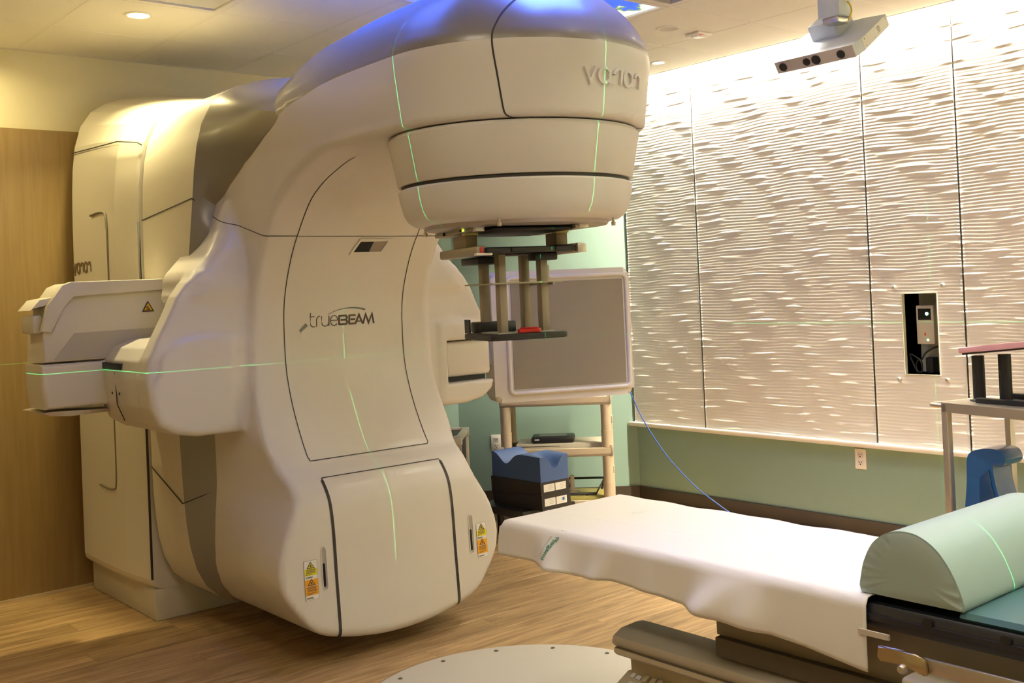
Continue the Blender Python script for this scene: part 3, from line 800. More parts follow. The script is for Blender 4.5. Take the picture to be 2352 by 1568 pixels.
path_tube('side_seam', [(-5.074, IY-.613, 1.9), (-5.074, IY-.613, .2)], .006, st)

# ---- collimator below the head
addp(revolve('collimator_cover', [(.30, .76), (.452, .757), (.458, .745), (.452, .72), (.428, .592), (.422, .586), (.38, .584)], (IX, IY, IZ), PAINT, seg=96))
addp(revolve('collimator_ring', [(.38, .574), (.420, .573), (.426, .566), (.421, .53), (.409, .486), (.395, .462), (.375, .448), (.345, .441), (.33, .440), (.1, .440)], (IX, IY, IZ), PAINT, seg=96))
addp(revolve('collimator_gap', [(.39, .57), (.414, .572), (.414, .588), (.39, .589)], (IX, IY, IZ), SEAM, seg=96))
plate = addp(revolve('interface_plate', [(.05, .442), (.338, .440), (.330, .428), (.27, .426), (.05, .426)], (IX, IY, IZ), mat('plate_grey', (.45, .40, .36), .45, metal=.4), seg=72))
for a_ in (-12.5-135, -12.5-45+8, -12.5+45, -12.5+135):
    c_ = math.radians(a_)
    addp(revolve('guide_pin', [(0, -.03), (.007, -.03), (.008, -.026), (.008, -.018), (.005, -.016), (.005, 0)], (IX+.36*math.cos(c_), IY+.36*math.sin(c_), IZ+.447), STEEL, seg=12))

# ---- lettering
def on_cyl(c, ang0, z0, rfn):
    def mp(u, v, h):
        z = z0+v; r = rfn(z)+h; a = ang0+u/rfn(z0)
        return (c[0]+r*math.cos(a), c[1]+r*math.sin(a), z)
    return mp
def brand(w=.0, s=1.0):
    L = []; x = 0.0
    L.append([[(0, 1), (.42, 0), (.84, 1)]]); x = 1.13
    def a(x): return [[(p[0], p[1]) for p in arc(x+.5, .5, .5, .5, 35, 325, 16)]+[(x+.92, .2)], [(x+.98, 1.0), (x+.98, 0)]]
    L.append(a(x)); x += 1.38
    L.append([[(x, 0), (x, .55)]+arc(x+.42, .55, .42, .43, 180, 88, 8)]); x += .78
    L.append([[(x, 0), (x, 1)]]); x += .33
    L.append(a(x)); x += 1.38
    L.append([[(x, 0), (x, .55)]+arc(x+.40, .55, .40, .43, 180, 0, 10)+[(x+.80, 0)]]); x += .8
    return [[[(p[0]*s, p[1]*s) for p in l] for l in g_] for g_ in L], x*s
ls, wd = brand(s=.0485)
rf = lambda z: float(rhead(np.array(z)))
for g_ in ls: keep(strokes('brand_letter', [[(p[0]-wd/2, p[1]) for p in l] for l in g_], .0095, on_cyl((IX, IY), math.radians(5.4), 2.168, rf), mat('letter_paint', (.72, .69, .65), .3, coat=.3), None, thick=.008), o_head)
ls, wd = brand(s=.05)
for g_ in ls: keep(strokes('brand_letter', g_, .012, lambda u, v, h: (-5.925+u*.93, ysd+.006-h, 1.69+v), mat('letter_bronze', (.25, .19, .11), .35, metal=.5), None, thick=.004), st)
# model lettering on the face panel
_fv = np.linspace(-.56, .56, 113); _fz = np.linspace(.24, 1.86, 163)
_A, _B = np.meshgrid(_fv, _fz, indexing='ij'); _hi = np.full(_A.shape, -3.70); _lo = np.full(_A.shape, -4.55)
for _ in range(14):
    _m = (_hi+_lo)/2; _in = f_main(_m, _A, _B, polysd(_m.ravel(), _B.ravel(), PROF).reshape(_m.shape)) < 0
    _lo = np.where(_in, _m, _lo); _hi = np.where(_in, _hi, _m)
def face_x(v, z):
    i = min(max((v+.56)/.01, 0), 111.999); j = min(max((z-.24)/.01, 0), 161.999); a, b = int(i), int(j); s_, t_ = i-a, j-b
    return (_hi[a, b]*(1-s_)+_hi[a+1, b]*s_)*(1-t_)+(_hi[a, b+1]*(1-s_)+_hi[a+1, b+1]*s_)*t_
INK = mat('letter_ink', (.055, .038, .03), .4)
def on_face(y0, z0):
    def mp(u, v, h):
        return (face_x(y0+u-IY, z0+v)+h, y0+u, z0+v)
    return mp
k = .001
Lt = []
def sc(l, w=None): return l
tx = [([(0.0, .062), (0.0, .016)]+arc(.016, .016, .016, .016, 180, 270, 6)+[(.022, 0)], .0042), ([(-.004, .045), (.02, .045)], .0038),
      ([(.031, 0), (.031, .028)]+arc(.046, .028, .015, .018, 180, 80, 6), .0042),
      ([(.056, .045), (.056, .018)]+arc(.075, .019, .019, .019, 180, 350, 10), .0042), ([(.094, .046), (.094, 0)], .0042),
      ([(.102, .024), (.138, .024)]+arc(.120, .023, .0185, .0225, 5, 320, 16), .0042)]
B = .0085
bm_ = [([(.148, .0435), (.148, .0035)], B), ([(.146, .0425), (.184, .0425), (.190, .034), (.184, .024), (.156, .024)], B), ([(.184, .024), (.192, .014), (.185, .0045), (.146, .0045)], B),
       ([(.201, .046), (.201, .0025)], B), ([(.198, .0425), (.234, .0425)], B), ([(.208, .024), (.232, .024)], B), ([(.198, .0045), (.234, .0045), (.252, .044), (.272, .001)], B), ([(.243, .0135), (.266, .0135)], .006),
       ([(.274, .001), (.288, .044), (.304, .004), (.322, .045), (.332, .001)], B)]
sw = arc(.215, -.155, .255, .232, 117, 72, 16)
swl = (sw, [.0018+.0065*(i/16.0)**1.3 for i in range(len(sw))])
for g_ in (tx[0:2], tx[2:3], tx[3:5], tx[5:6]): keep(strokes('model_letter', g_, .004, on_face(2.368, 1.374), INK, None, thick=.0015), o_lo)
for g_ in (bm_[0:3], bm_[3:8], bm_[8:9]): keep(strokes('model_letter', g_, .004, on_face(2.366, 1.374), mat('letter_brown', (.05, .025, .018), .4), None, thick=.0015), o_lo)
keep(strokes('model_swoosh', [swl], .004, on_face(2.356, 1.374), mat('letter_grey', (.14, .15, .15), .35, metal=.5), None, thick=.0015), o_lo)
keep(strokes('model_swoosh', [([(-.052, -.016), (-.018, .012)], [.012, .016])], .004, on_face(2.368, 1.374), MATS['letter_grey'], None, thick=.0015), o_lo)

# small oblique window in the upper face; recess shade is colour on flush panels
wq = [(2.529, 1.692), (2.557, 1.748), (2.711, 1.750), (2.685, 1.694)]
keep(strokes('window_frame', [[*wq, wq[0]]], .011, on_face(0, 0), PAINT, None, thick=.006), o_lo)
def quad_on(name, pts, material, parent, mp, h, n=4):
    V = []; Fc = []
    for i in range(n+1):
        for j in range(n+1):
            s_, t_ = i/n, j/n
            p = [(pts[0][q]*(1-s_)+pts[3][q]*s_)*(1-t_)+(pts[1][q]*(1-s_)+pts[2][q]*s_)*t_ for q in (0, 1)]
            V.append(mp(p[0], p[1], h))
    for i in range(n):
        for j in range(n): Fc.append((i*(n+1)+j, (i+1)*(n+1)+j, (i+1)*(n+1)+j+1, i*(n+1)+j+1))
    return keep(obj(name, V, Fc, material), parent)
quad_on('window_pane', [wq[0], wq[1], (2.632, 1.749), (2.620, 1.693)], BLACK, o_lo, on_face(0, 0), .0015)
quad_on('window_shade_panel', [(2.620, 1.693), (2.632, 1.749), wq[2], wq[3]], mat('recess_shade_brown', (.30, .25, .20), .6), o_lo, on_face(0, 0), .0015)

# hand slots and warning stickers on the counterweight cover sides
YEL = mat('sticker_yellow', (.80, .72, .02), .5); ORA = mat('sticker_orange', (.85, .38, .01), .5); STW = mat('sticker_white', (.82, .80, .76), .5)
def sticker(y0, y1, z0, z1, parent):
    H = z1-z0; W = y1-y0; mp = on_face(y0, z0)
    def q(nm, a, b, c, d, m_, h): quad_on(nm, [(a*W, b*H), (a*W, d*H), (c*W, d*H), (c*W, b*H)], m_, parent, mp, h, 2)
    q('warning_sticker', -.02, -.005, 1.02, 1.005, INK, .0012)
    q('sticker_paper', 0, 0, 1, 1, STW, .0018)
    q('sticker_yellow_field', .02, .62, .98, .80, YEL, .0023)
    q('sticker_orange_field', 0, .36, 1, .52, ORA, .0023); q('sticker_orange_field', 0, .12, 1, .352, ORA, .0023)
    for cz, m_ in ((.815, YEL), (.375, ORA)):
        t_ = [(.24*W, cz*H), (.76*W, cz*H), (.5*W, (cz+.145)*H)]
        V = [mp(*p, .0030) for p in t_]; keep(obj('warning_triangle', V, [(0, 1, 2)], m_), parent)
        keep(strokes('triangle_border', [[*t_, t_[0]]], .0026, mp, INK, None, thick=.0034), parent)
        cx, cy = .5*W, (cz+.05)*H
        keep(strokes('laser_burst', [[(cx-.006*math.cos(a), cy-.006*math.sin(a)), (cx+.006*math.cos(a), cy+.006*math.sin(a))] for a in (0, PI/4, PI/2, 3*PI/4)], .0014, mp, INK, None, thick=.0036), parent)
    lines = []
    for zz in (.775, .752, .729, .706, .683, .65, .335, .312, .289, .266, .243, .22, .175, .15, .06, .04, .585, .565):
        a, b = (.12, .88) if zz not in (.65, .15, .06, .04, .585, .565) else (.06, .62)
        lines.append([((a+.05*random.random())*W, zz*H), ((b-.08*random.random())*W, zz*H)])
    keep(strokes('fine_print', lines, .0016, mp, mat('fine_print', (.10, .09, .06), .6), None, thick=.0030), parent)['kind'] = 'stuff'
def handslot(yc, z0, z1, parent, side):
    mp = on_face(yc, 0); w = .0115
    pts = [(w*math.cos(a), z1-w*1.6+w*1.6*math.sin(a)) for a in np.linspace(0, PI, 9)]+[(-w*math.cos(a), z0+w*1.6-w*1.6*math.sin(a)) for a in np.linspace(0, PI, 9)]
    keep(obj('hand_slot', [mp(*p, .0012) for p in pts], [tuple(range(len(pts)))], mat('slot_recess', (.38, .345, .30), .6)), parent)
    keep(strokes('slot_rim', [[*pts, pts[0]]], .0035, mp, PAINT, None, thick=.003), parent)
    w2 = w*.55; c = -w*.32
    pts = [(c+w2*math.cos(a), (z0+z1)/2+.012+w2*1.5*math.sin(a)) for a in np.linspace(0, PI, 7)]+[(c-w2*math.cos(a), z0+.022-w2*1.5*math.sin(a)) for a in np.linspace(0, PI, 7)]
    keep(obj('slot_opening', [mp(*p, .0020) for p in pts], [tuple(range(len(pts)))], BLACK), parent)
sticker(2.096, 2.155, .293, .447, o_base); sticker(2.971, 3.026, .297, .451, o_base)
handslot(2.189, .318, .492, o_base, -1); handslot(2.941, .325, .497, o_base, 1)

# ---- pod details on the left: slot, seam, screws, crease
podslot = keep(box('arm_slot', (-4.90, IY-.906, 1.232), (-4.58, IY-.87, 1.262), DARK, bev=.006), o_pl)
keep(tube('seam', [(-4.66, IY-.8985, 1.22), (-4.66, IY-.893, 1.08), (-4.655, IY-.865, 1.01)], .0022, SEAM, seg=6), o_pl)
for xs_ in (-4.705, -4.62):
    keep(revolve('screw', [(0, .003), (.006, .002), (.006, 0)], (0, 0, 0), DARK, seg=10, mtx=Matrix.Translation((xs_, IY-.896, 1.13)) @ Matrix.Rotation(PI/2, 4, 'X')), o_pl)
# ---- kV source housing folded back on the left
kv = [(1.395, 1.275), (1.40, 1.40), (1.425, 1.515), (1.485, 1.598), (1.52, 1.612), (1.98, 1.618), (1.98, 1.275)]
src = addp(prism('source_housing', kv, 0, -5.03, -4.80, PAINT2, bev=.012))
addp(prism('source_housing_base', [(1.40, 1.075), (1.385, 1.16), (1.385, 1.268), (1.98, 1.268), (1.98, 1.075)], 0, -5.04, -4.79, PAINT2, bev=.02, seg=3))
keep(prism('raised_lid', [(1.432, 1.402), (1.476, 1.512), (1.522, 1.56), (1.98, 1.568), (1.98, 1.62), (1.515, 1.617), (1.478, 1.603), (1.414, 1.515), (1.387, 1.41)], 0, -4.81, -4.775, PAINT2, bev=.006), src)
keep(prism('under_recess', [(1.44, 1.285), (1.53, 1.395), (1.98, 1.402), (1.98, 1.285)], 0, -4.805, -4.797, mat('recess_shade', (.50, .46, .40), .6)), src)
keep(prism('end_cap', [(1.36, 1.50), (1.40, 1.545), (1.46, 1.555), (1.46, 1.53), (1.41, 1.52)], 0, -5.02, -4.83, PAINT2, bev=.004), src)
keep(box('end_clip', (-5.0, 1.366, 1.40), (-4.83, 1.41, 1.48), PAINT2, bev=.012), src)
keep(prism('lower_fin', [(1.385, 1.062), (1.42, 1.047), (1.50, 1.040), (1.72, 1.045), (1.72, 1.056), (1.42, 1.066)], 0, -5.10, -4.80, STEEL, bev=.002), src)
tri = [(1.827, 1.474), (1.883, 1.474), (1.855, 1.523)]
keep(obj('warning_sticker', [(-4.7955, p[0], p[1]) for p in tri], [(0, 1, 2)], INK), src)
tri2 = [(1.835, 1.479), (1.875, 1.479), (1.855, 1.514)]
keep(obj('sticker_yellow_field', [(-4.7945, p[0], p[1]) for p in tri2], [(0, 1, 2)], mat('amber', (.72, .42, .03), .5)), src)
keep(strokes('hazard_symbol', [[(1.845, 1.496), (1.856, 1.489), (1.863, 1.484)], [(1.847, 1.4835), (1.864, 1.4835)], [(1.851, 1.498), (1.856, 1.489)]], .003, lambda u, v, h: (-4.794+h, u, v), INK, None, thick=.0006), src)

# ---- flat panel detector on the right
ang = math.radians(-24)
det_m = Matrix.Translation((-4.40, 3.985, 1.250)) @ Matrix.Rotation(ang, 4, 'Z')
W2, H2 = .395, .350
body = addp(prism('detector_housing', rrect(-W2, W2, -H2, H2, .035), 0, -.09, .085, PAINT, bev=.028, seg=4, mtx=det_m))
fr2 = rrect(-W2+.085, W2-.020, -H2+.045, H2-.038, .03)
keep(tube('front_bead', [det_m @ Vector((.086, p[0], p[1])) for p in fr2], .012, PAINT, seg=10, closed=True), body)
keep(prism('detector_plate', rrect(-W2+.108, W2-.042, -H2+.068, H2-.062, .006), 0, .07, .0895, mat('detector_grey', (.25, .215, .155), .7), mtx=det_m), body)
keep(box('detector_bracket', (-4.78, 3.36, 1.10), (-4.52, 3.86, 1.20), PAINT, bev=.02), body)

# ---- positioning lasers on the far walls (their thin green fans fall on the covers)
def laser(name, label, loc, planes, power):
    t = thing(name, label, 'laser', loc)
    box('case', (-.06, -.04, -.10), (.06, .04, .10), mat('laser_beige', (.62, .57, .47), .5), t, bev=.006)
    for ax, d in planes:
        ld = bpy.data.lights.new('laser_fan', 'POINT'); ld.energy = power; ld.color = (.05, 1.0, .30); ld.shadow_soft_size = 0.0
        ld.use_nodes = True; nt = ld.node_tree; em = nt.nodes['Emission']
        tc = nt.nodes.new('ShaderNodeTexCoord'); sx = nt.nodes.new('ShaderNodeSeparateXYZ'); nt.links.new(tc.outputs['Normal'], sx.inputs[0])
        ab = nt.nodes.new('ShaderNodeMath'); ab.operation = 'ABSOLUTE'; nt.links.new(sx.outputs[ax], ab.inputs[0])
        lt = nt.nodes.new('ShaderNodeMath'); lt.operation = 'LESS_THAN'; lt.inputs[1].default_value = .00045; nt.links.new(ab.outputs[0], lt.inputs[0])
        nt.links.new(lt.outputs[0], em.inputs['Strength'])
        lo = bpy.data.objects.new('fan', ld); link(lo, t); lo.location = d
laser('laser_unit', 'beige positioning laser box on the left wall facing the isocentre', (-3.02, XL+.045, 1.228), ((2, (0, .06, 0)), (0, (0, .06, 0))), PW_LASER)
laser('laser_unit', 'beige positioning laser box on the wall behind the couch foot', (YF-.07, IY-.01, 2.05), ((1, (-.08, 0, 0)),), PW_LASER)
# ------------------------------------------------------------------ electron applicator under the head
app = thing('electron_applicator', 'grey metal electron applicator frame with four posts hanging below the head', 'applicator', (IX-.015, IY-.018, IZ+.03), rz=math.radians(-17))
AZ = lambda z: z-(IZ+.03)
def abox(nm, lo, hi, m_, bev=0.0): return box(nm, (lo[0], lo[1], AZ(lo[2])), (hi[0], hi[1], AZ(hi[2])), m_, app, bev=bev)
base_pl = [(-.145, -.145), (.145, -.145), (.145, .145), (-.145, .145)]
def sqring(nm, a, b, z0, z1, m_, bev=0.0, ch=0.0):
    it = [((-a, -a, AZ(z0)), (-b, a, AZ(z1))), ((b, -a, AZ(z0)), (a, a, AZ(z1))), ((-b, -a, AZ(z0)), (b, -b, AZ(z1))), ((-b, b, AZ(z0)), (b, a, AZ(z1)))]
    return multibox(nm, it, m_, app)
def rsq(a, r): return rrect(-a, a, -a, a, r)
prism('skin_plate', rsq(.147, .02), 2, AZ(1.322), AZ(1.344), DARK, app, bev=.006)
for k_, zz in enumerate((1.327, 1.3325, 1.338)):
    prism('plate_rib', rsq(.1485, .02), 2, AZ(zz), AZ(zz+.0025), mat('rib_black', (.03, .028, .026), .4), app)
sqring('inner_tray', .11, .06, 1.344, 1.349, mat('tray_grey', (.42, .40, .36), .5))
post_m = mat('applicator_post', (.33, .285, .21), .45, metal=.35)
for sx in (-1, 1):
    for sy in (-1, 1):
        abox('post', (sx*.081-.021, sy*.081-.014, 1.344), (sx*.081+.021, sy*.081+.014, 1.626), post_m, bev=.003)
sqring('middle_frame', .137, .07, 1.520, 1.525, mat('frame_olive', (.42, .38, .28), .4, metal=.5))
abox('middle_tab', (.02, .10, 1.525), (.026, .135, 1.585), mat('frame_tab', (.50, .47, .38), .35, metal=.6))
abox('middle_flange', (-.13, .1, 1.512), (.13, .108, 1.520), MATS['frame_olive'])
multibox('upper_tray', [((-.20, -.175, AZ(1.628)), (.20, -.085, AZ(1.648))), ((-.20, .085, AZ(1.628)), (.20, .175, AZ(1.648))), ((-.20, -.085, AZ(1.628)), (-.10, .085, AZ(1.648))), ((.10, -.085, AZ(1.628)), (.20, .085, AZ(1.648)))], DARK, app, bev=.004)
abox('tray_rail', (-.215, -.205, 1.622), (.175, -.165, 1.655), BRONZE, bev=.008)
abox('tray_rail', (-.215, .155, 1.622), (.19, .20, 1.655), BRONZE, bev=.008)
abox('rail_end', (.19, .165, 1.622), (.212, .20, 1.655), ALU, bev=.003)
abox('red_tab', (.176, -.192, 1.630), (.181, -.182, 1.650), mat('red_tab', (.75, .05, .04), .4))
abox('rail_lip', (.176, -.215, 1.620), (.20, -.155, 1.629), ALU, bev=.002)
abox('motor_block', (-.16, -.14, 1.596), (.02, -.04, 1.622), DARK, bev=.004)
abox('front_lug', (.07, .03, 1.60), (.14, .12, 1.628), DARK, bev=.006)
for cy in (-.172, .165):
    abox('riser', (-.085 if cy < 0 else -.01, cy-.022, 1.655), (.045 if cy < 0 else .085, cy+.022, 1.700), mat('riser_brown', (.30, .25, .17), .5, metal=.3), bev=.002)
    abox('riser_connector', (.02 if cy < 0 else .06, cy-.026, 1.699), (.05 if cy < 0 else .09, cy+.026, 1.708), mat('gold_pins', (.60, .52, .25), .35, metal=.7))
abox('mount_rail', (-.26, -.205, 1.706), (.13, -.15, 1.723), BRONZE, bev=.004)
abox('mount_rail', (-.20, .15, 1.706), (.23, .20, 1.723), BRONZE, bev=.004)
abox('rail_end', (.205, .165, 1.708), (.232, .202, 1.722), ALU, bev=.002)
abox('rail_end', (.128, -.20, 1.706), (.16, -.165, 1.723), ALU, bev=.002)
abox('shadow_tray', (-.17, -.15, 1.703), (.21, .15, 1.714), DARK, bev=.003)
abox('latch', (-.155, -.209, 1.709), (-.140, -.204, 1.720), BLACK)
abox('status_light', (.045, -.2065, 1.712), (.062, -.2045, 1.719), mat('status_yellow', (.9, .9, .1), .4, emis=(.85, 1.0, .05), estr=3.0))
abox('status_light_off', (.02, -.2065, 1.712), (.037, -.2045, 1.719), BLACK)
abox('camera_block', (-.155, -.115, 1.345), (-.055, .03, 1.385), DARK, bev=.006)
abox('side_bracket', (-.150, -.140, 1.345), (-.10, -.134, 1.395), DARK)
red = multibox('locking_key', [((0, 0, 0), (.085, .018, .014)), ((.008, .002, .014), (.078, .016, .019))], mat('red_plastic', (.55, .015, .012), .4), bev=.002)
red.matrix_world = Matrix.Translation((-2.913, 2.455, 1.345)) @ Matrix.Rotation(math.radians(74), 4, 'Z')
tag(red, 'small bright red plastic locking key lying on the applicator bottom plate', 'key')

# ------------------------------------------------------------------ couch turntable and treatment couch
tt = thing('couch_turntable', 'round beige metal turntable cover set into the wood floor below the couch', 'turntable', (-3.02, 2.51, 0))
TTM = mat('turntable_plate', (.64, .60, .52), .5)
revolve('disc', [(0, .012), (.612, .012), (.6195, .009), (.622, 0)], (0, 0, 0), TTM, tt, seg=128)
revolve('edge_trim', [(.622, 0), (.626, .006), (.632, .004), (.634, 0)], (0, 0, 0), mat('trim_dark', (.16, .13, .10), .5), tt, seg=128)
for a_ in range(0, 360, 24):
    c_ = math.radians(a_+9)
    revolve('bolt', [(0, .0145), (.008, .0145), (.010, .012)], (.565*math.cos(c_), .565*math.sin(c_), 0), mat('bolt_dark', (.14, .12, .09), .4, metal=.6), tt, seg=12)
CY0, CY1 = 2.285, 2.825
couch = thing('treatment_couch', 'long black topped treatment couch with beige pedestal and steel rails', 'treatment couch', (-1.2, 2.55, 0))
def ck(o): return keep(o, couch)
COUCHB = mat('carbon_black', (.012, .014, .02), .32, coat=.3)
top = ck(prism('couch_top', [(CY0+.012, .655), (CY0, .672), (CY0, .70), (CY0+.008, .712), (CY1-.008, .712), (CY1, .70), (CY1, .672), (CY1-.012, .655)], 0, -2.825, -.45, COUCHB, bev=.012))
keep(box('side_channel', (-2.80, CY0-.006, .676), (-.47, CY0, .690), mat('channel_black', (.02, .02, .03), .3)), top)
for x_ in (-1.31, -1.13, -.95):
    keep(revolve('index_notch', [(.006, 0), (.012, .002), (.012, .006), (.006, .006)], (0, 0, 0), DARK, seg=16, mtx=Matrix.Translation((x_, CY0-.001, .698)) @ Matrix.Rotation(PI/2, 4, 'X')), top)
ck(prism('mattress_pad', [(CY0+.02, .712), (CY0+.012, .72), (CY0+.02, .732), (CY1-.02, .732), (CY1-.012, .72), (CY1-.02, .712)], 0, -1.245, -.46, mat('pad_teal', (.06, .15, .17), .45), bev=.006))
BEIGE = mat('couch_beige', (.50, .43, .31), .5); BEIGE2 = mat('couch_brown', (.27, .225, .15), .55)
ck(box('carriage', (-2.0, 2.36, .505), (-.5, 2.80, .654), BEIGE2, bev=.004))
ck(box('carriage_skirt', (-1.99, 2.34, .452), (-.5, 2.80, .506), mat('skirt_dark', (.10, .085, .06), .5), bev=.004))
ck(prism('top_cap', [(2.325, .405), (2.318, .418), (2.323, .430), (2.36, .446), (2.43, .450), (2.455, .447), (2.455, .395), (2.33, .395)], 0, -2.385, -.5, mat('cap_beige', (.47, .42, .33), .45), bev=.014, seg=3))
ck(box('cap_groove', (-2.37, 2.323, .3925), (-.5, 2.45, .396), mat('groove_brown', (.12, .09, .06), .6)))
ck(prism('cap_rim', [(2.328, .372), (2.320, .38), (2.323, .393), (2.452, .393), (2.452, .372)], 0, -2.378, -.5, BEIGE, bev=.008))
ped = ck(prism('pedestal_neck', [(-2.352, .372), (-.5, .372), (-.5, .0), (-2.30, .0), (-2.34, .2)], 1, 2.362, 2.445, BEIGE, bev=.01))
ck(prism('pedestal', [(-1.9, .5), (-.5, .5), (-.5, .0), (-2.1, .0), (-2.05, .3)], 1, 2.447, 2.78, BEIGE2, bev=.01))
ck(prism('control_shelf', [(2.372, .318), (2.287, .275), (2.267, .255), (2.262, .18), (2.372, .15)], 0, -2.375, -.55, BEIGE, bev=.02, seg=3))
# control keys on the sloping shelf
sh_m = Matrix.Translation((-2.365, 2.368, .3165)) @ Matrix.Rotation(math.atan2(.043, .085), 4, 'X')
def key(nm, x0, x1, d0, d1, m_, h=.006, bev=.003):
    return ck(box(nm, (x0, -d1, -.001), (x1, -d0, h), m_, bev=bev, mtx=sh_m))
KEYW = mat('key_white', (.72, .72, .78), .25, coat=.5); KEYB = mat('key_beige', (.45, .37, .22), .5)
key('key', .030, .046, .006, .026, KEYW); key('key', .052, .072, .010, .026, KEYW)
key('key_bar', .045, .205, .040, .060, KEYW, h=.008, bev=.004)
for x_ in (.085, .115, .140, .170): key('thumb_wheel', x_, x_+.020, .006, .034, KEYB, h=.014, bev=.005)
for x_ in (.100, .132, .155, .188): ck(revolve('indicator', [(0, .004), (.003, .003), (.003, 0)], (0, 0, 0), KEYW, seg=10, mtx=sh_m @ Matrix.Translation((x_, -.003, 0))))
for i_, (x_, d_, m_) in enumerate(((.225, .022, KEYW), (.250, .022, KEYW), (.275, .024, mat('key_orange', (.85, .20, .03), .3, coat=.4)), (.225, .045, mat('key_dark', (.05, .05, .05), .4)), (.250, .045, KEYW), (.30, .024, KEYW), (.275, .048, KEYW))):
    ck(revolve('round_key', [(0, .007), (.008, .006), (.010, .003), (.010, 0)], (0, 0, 0), m_, seg=18, mtx=sh_m @ Matrix.Translation((x_, -d_, 0))))
# clamp, side rail and ribbed column
ck(box('accessory_rail', (-1.30, 2.232, .600), (-.5, 2.242, .634), STEEL, bev=.003))
ck(box('light_strip', (-1.48, 2.262, .642), (-1.40, 2.268, .655), mat('strip_pale', (.62, .55, .46), .4)))
cl = [(-1.405, .640), (-1.37, .637), (-1.345, .640), (-1.31, .641), (-1.288, .634), (-1.284, .600), (-1.292, .596), (-1.345, .612), (-1.40, .604), (-1.408, .615)]
lev = ck(prism('clamp_lever', cl, 1, 2.222, 2.232, mat('clamp_metal', (.50, .40, .24), .25, metal=.9), bev=.003))
keep(revolve('clamp_knob', [(0, .016), (.008, .014), (.011, .008), (.011, 0)], (0, 0, 0), STEEL, seg=16, mtx=Matrix.Translation((-1.342, 2.223, .602)) @ Matrix.Rotation(PI/2, 4, 'X')), lev)
for k_ in range(7):
    ck(box('bellows_fold', (-1.362, 2.238, .570-.034*k_-.030), (-.5, 2.36, .575-.034*k_), mat('bellows_beige', (.52, .46, .32), .5), bev=.012, seg=3))

# ------------------------------------------------------------------ sheet, cushion
def hem(x): return float(np.interp(x, [-2.83, -2.64, -2.46, -2.3, -2.15, -1.93, -1.64, -1.47], [.625, .632, .622, .63, .622, .607, .588, .566]))
sx0, sx1 = -2.838, -1.462
NA, NB = 130, 64
far_d, width = .045, CY1-CY0+.024
V = []; Fc = []
endflap = .085
tot_a = endflap+(sx1-sx0)
for i in range(NA+1):
    a = -endflap+tot_a*i/NA
    x_ = sx0+max(a, 0); da = max(-a, 0)
    nd = .724-hem(x_)
    for j in range(NB+1):
        x_ = sx0+max(a, 0); b = j/NB*(far_d+width+nd)
        # b runs from far hem over the top to the near hem
        if b < far_d: y_, db = CY1+.012, far_d-b
        elif b < far_d+width: y_, db = CY1+.012-(b-far_d), 0.0
        else: y_, db = CY0-.012, b-far_d-width
        drop = max(da, db)
        # round the table edges
        r = .016
        ein = min(max(0, (CY1+.012)-y_), max(0, y_-(CY0-.012)))
        xin = max(a, 0)
        z_ = .7275-drop
        for e_ in (ein, xin):
            if drop == 0 and e_ < r: z_ -= r-math.sqrt(max(0, r*r-(r-e_)**2))
        z_ = min(z_, .7275)
        if drop > 0: z_ -= r
        # folds
        near = max(0.0, (db if y_ < 2.4 else 0))
        t = min(1, near/.10)
        fold = .017*math.sin(9.5*x_+.6)+.011*math.sin(17.3*x_+1.9)+.006*math.sin(31*x_)
        fold += .030*math.exp(-((x_+1.86+.9*near)/.055)**2)+.024*math.exp(-((x_+2.33+.5*near)/.045)**2)-.022*math.exp(-((x_+1.60+.7*near)/.10)**2)+.02*math.exp(-((x_+2.60-.4*near)/.04)**2)
        y_ -= t*max(.004, .010+fold*.9)
        if da > 0: x_ -= min(1, da/.06)*(.006+.008*math.sin(15*y_))+.004
        if drop == 0:
            z_ += .0012*math.sin(13*x_+4*y_)*math.sin(11*y_)+.0018*math.exp(-((y_-2.49-.02*math.sin(5*x_))/.006)**2)+.0015*math.exp(-((x_+1.70+.35*(y_-2.5))/.008)**2)+.0013*math.exp(-((y_-2.66)/.006)**2)*(x_ > -2.2)
            if ein < .03 and y_ > 2.7: z_ += .003*math.sin(21*x_)*math.sin(7*x_)
        V.append((x_, y_, z_))
for i in range(NA):
    for j in range(NB):
        p = i*(NB+1)+j; Fc.append((p, p+1, p+NB+2, p+NB+1))
sheet = obj('bed_sheet', V, Fc, SHEET, None, smooth=True)
sm = sheet.modifiers.new('thick', 'SOLIDIFY'); sm.thickness = .003; sm.offset = 1.0
shr = thing('draped_sheet', 'white cotton sheet with green print draped over the couch end', 'sheet', (-2.2, 2.55, .72))
keep(sheet, shr); sheet.name = 'cloth'
def sheet_y(x_, near):
    fold = .017*math.sin(9.5*x_+.6)+.011*math.sin(17.3*x_+1.9)+.006*math.sin(31*x_)
    fold += .030*math.exp(-((x_+1.86+.9*near)/.055)**2)+.024*math.exp(-((x_+2.33+.5*near)/.045)**2)-.022*math.exp(-((x_+1.60+.7*near)/.10)**2)+.02*math.exp(-((x_+2.60-.4*near)/.04)**2)
    return CY0-.012-min(1, near/.10)*max(.004, .010+fold*.9)
def print_text(s, size, x0, z0, h, lean, bold=0.0):
    TV, TF = text_mesh(s, size, bold)
    out = []
    for a, b, _ in TV:
        z_ = z0+a*.93-b*.05; x_ = x0+b+a*lean
        near = max(0, .7115-z_); y_ = sheet_y(x_, near)-.0055 if near > 0 else CY0-.012+(z_-.7115)-.004
        if z_ > .7245: y_ = CY0-.012+.012+(z_-.7245); z_ = .7305
        out.append((x_, y_, z_))
    keep(obj('printed_name', out, TF, GREEN), shr)
print_text('ImageFIRST', .026, -2.60, .642, .0, .50, .0006)
print_text('Healthcare Laundry Specialists', .0075, -2.614, .648, .0, .48)
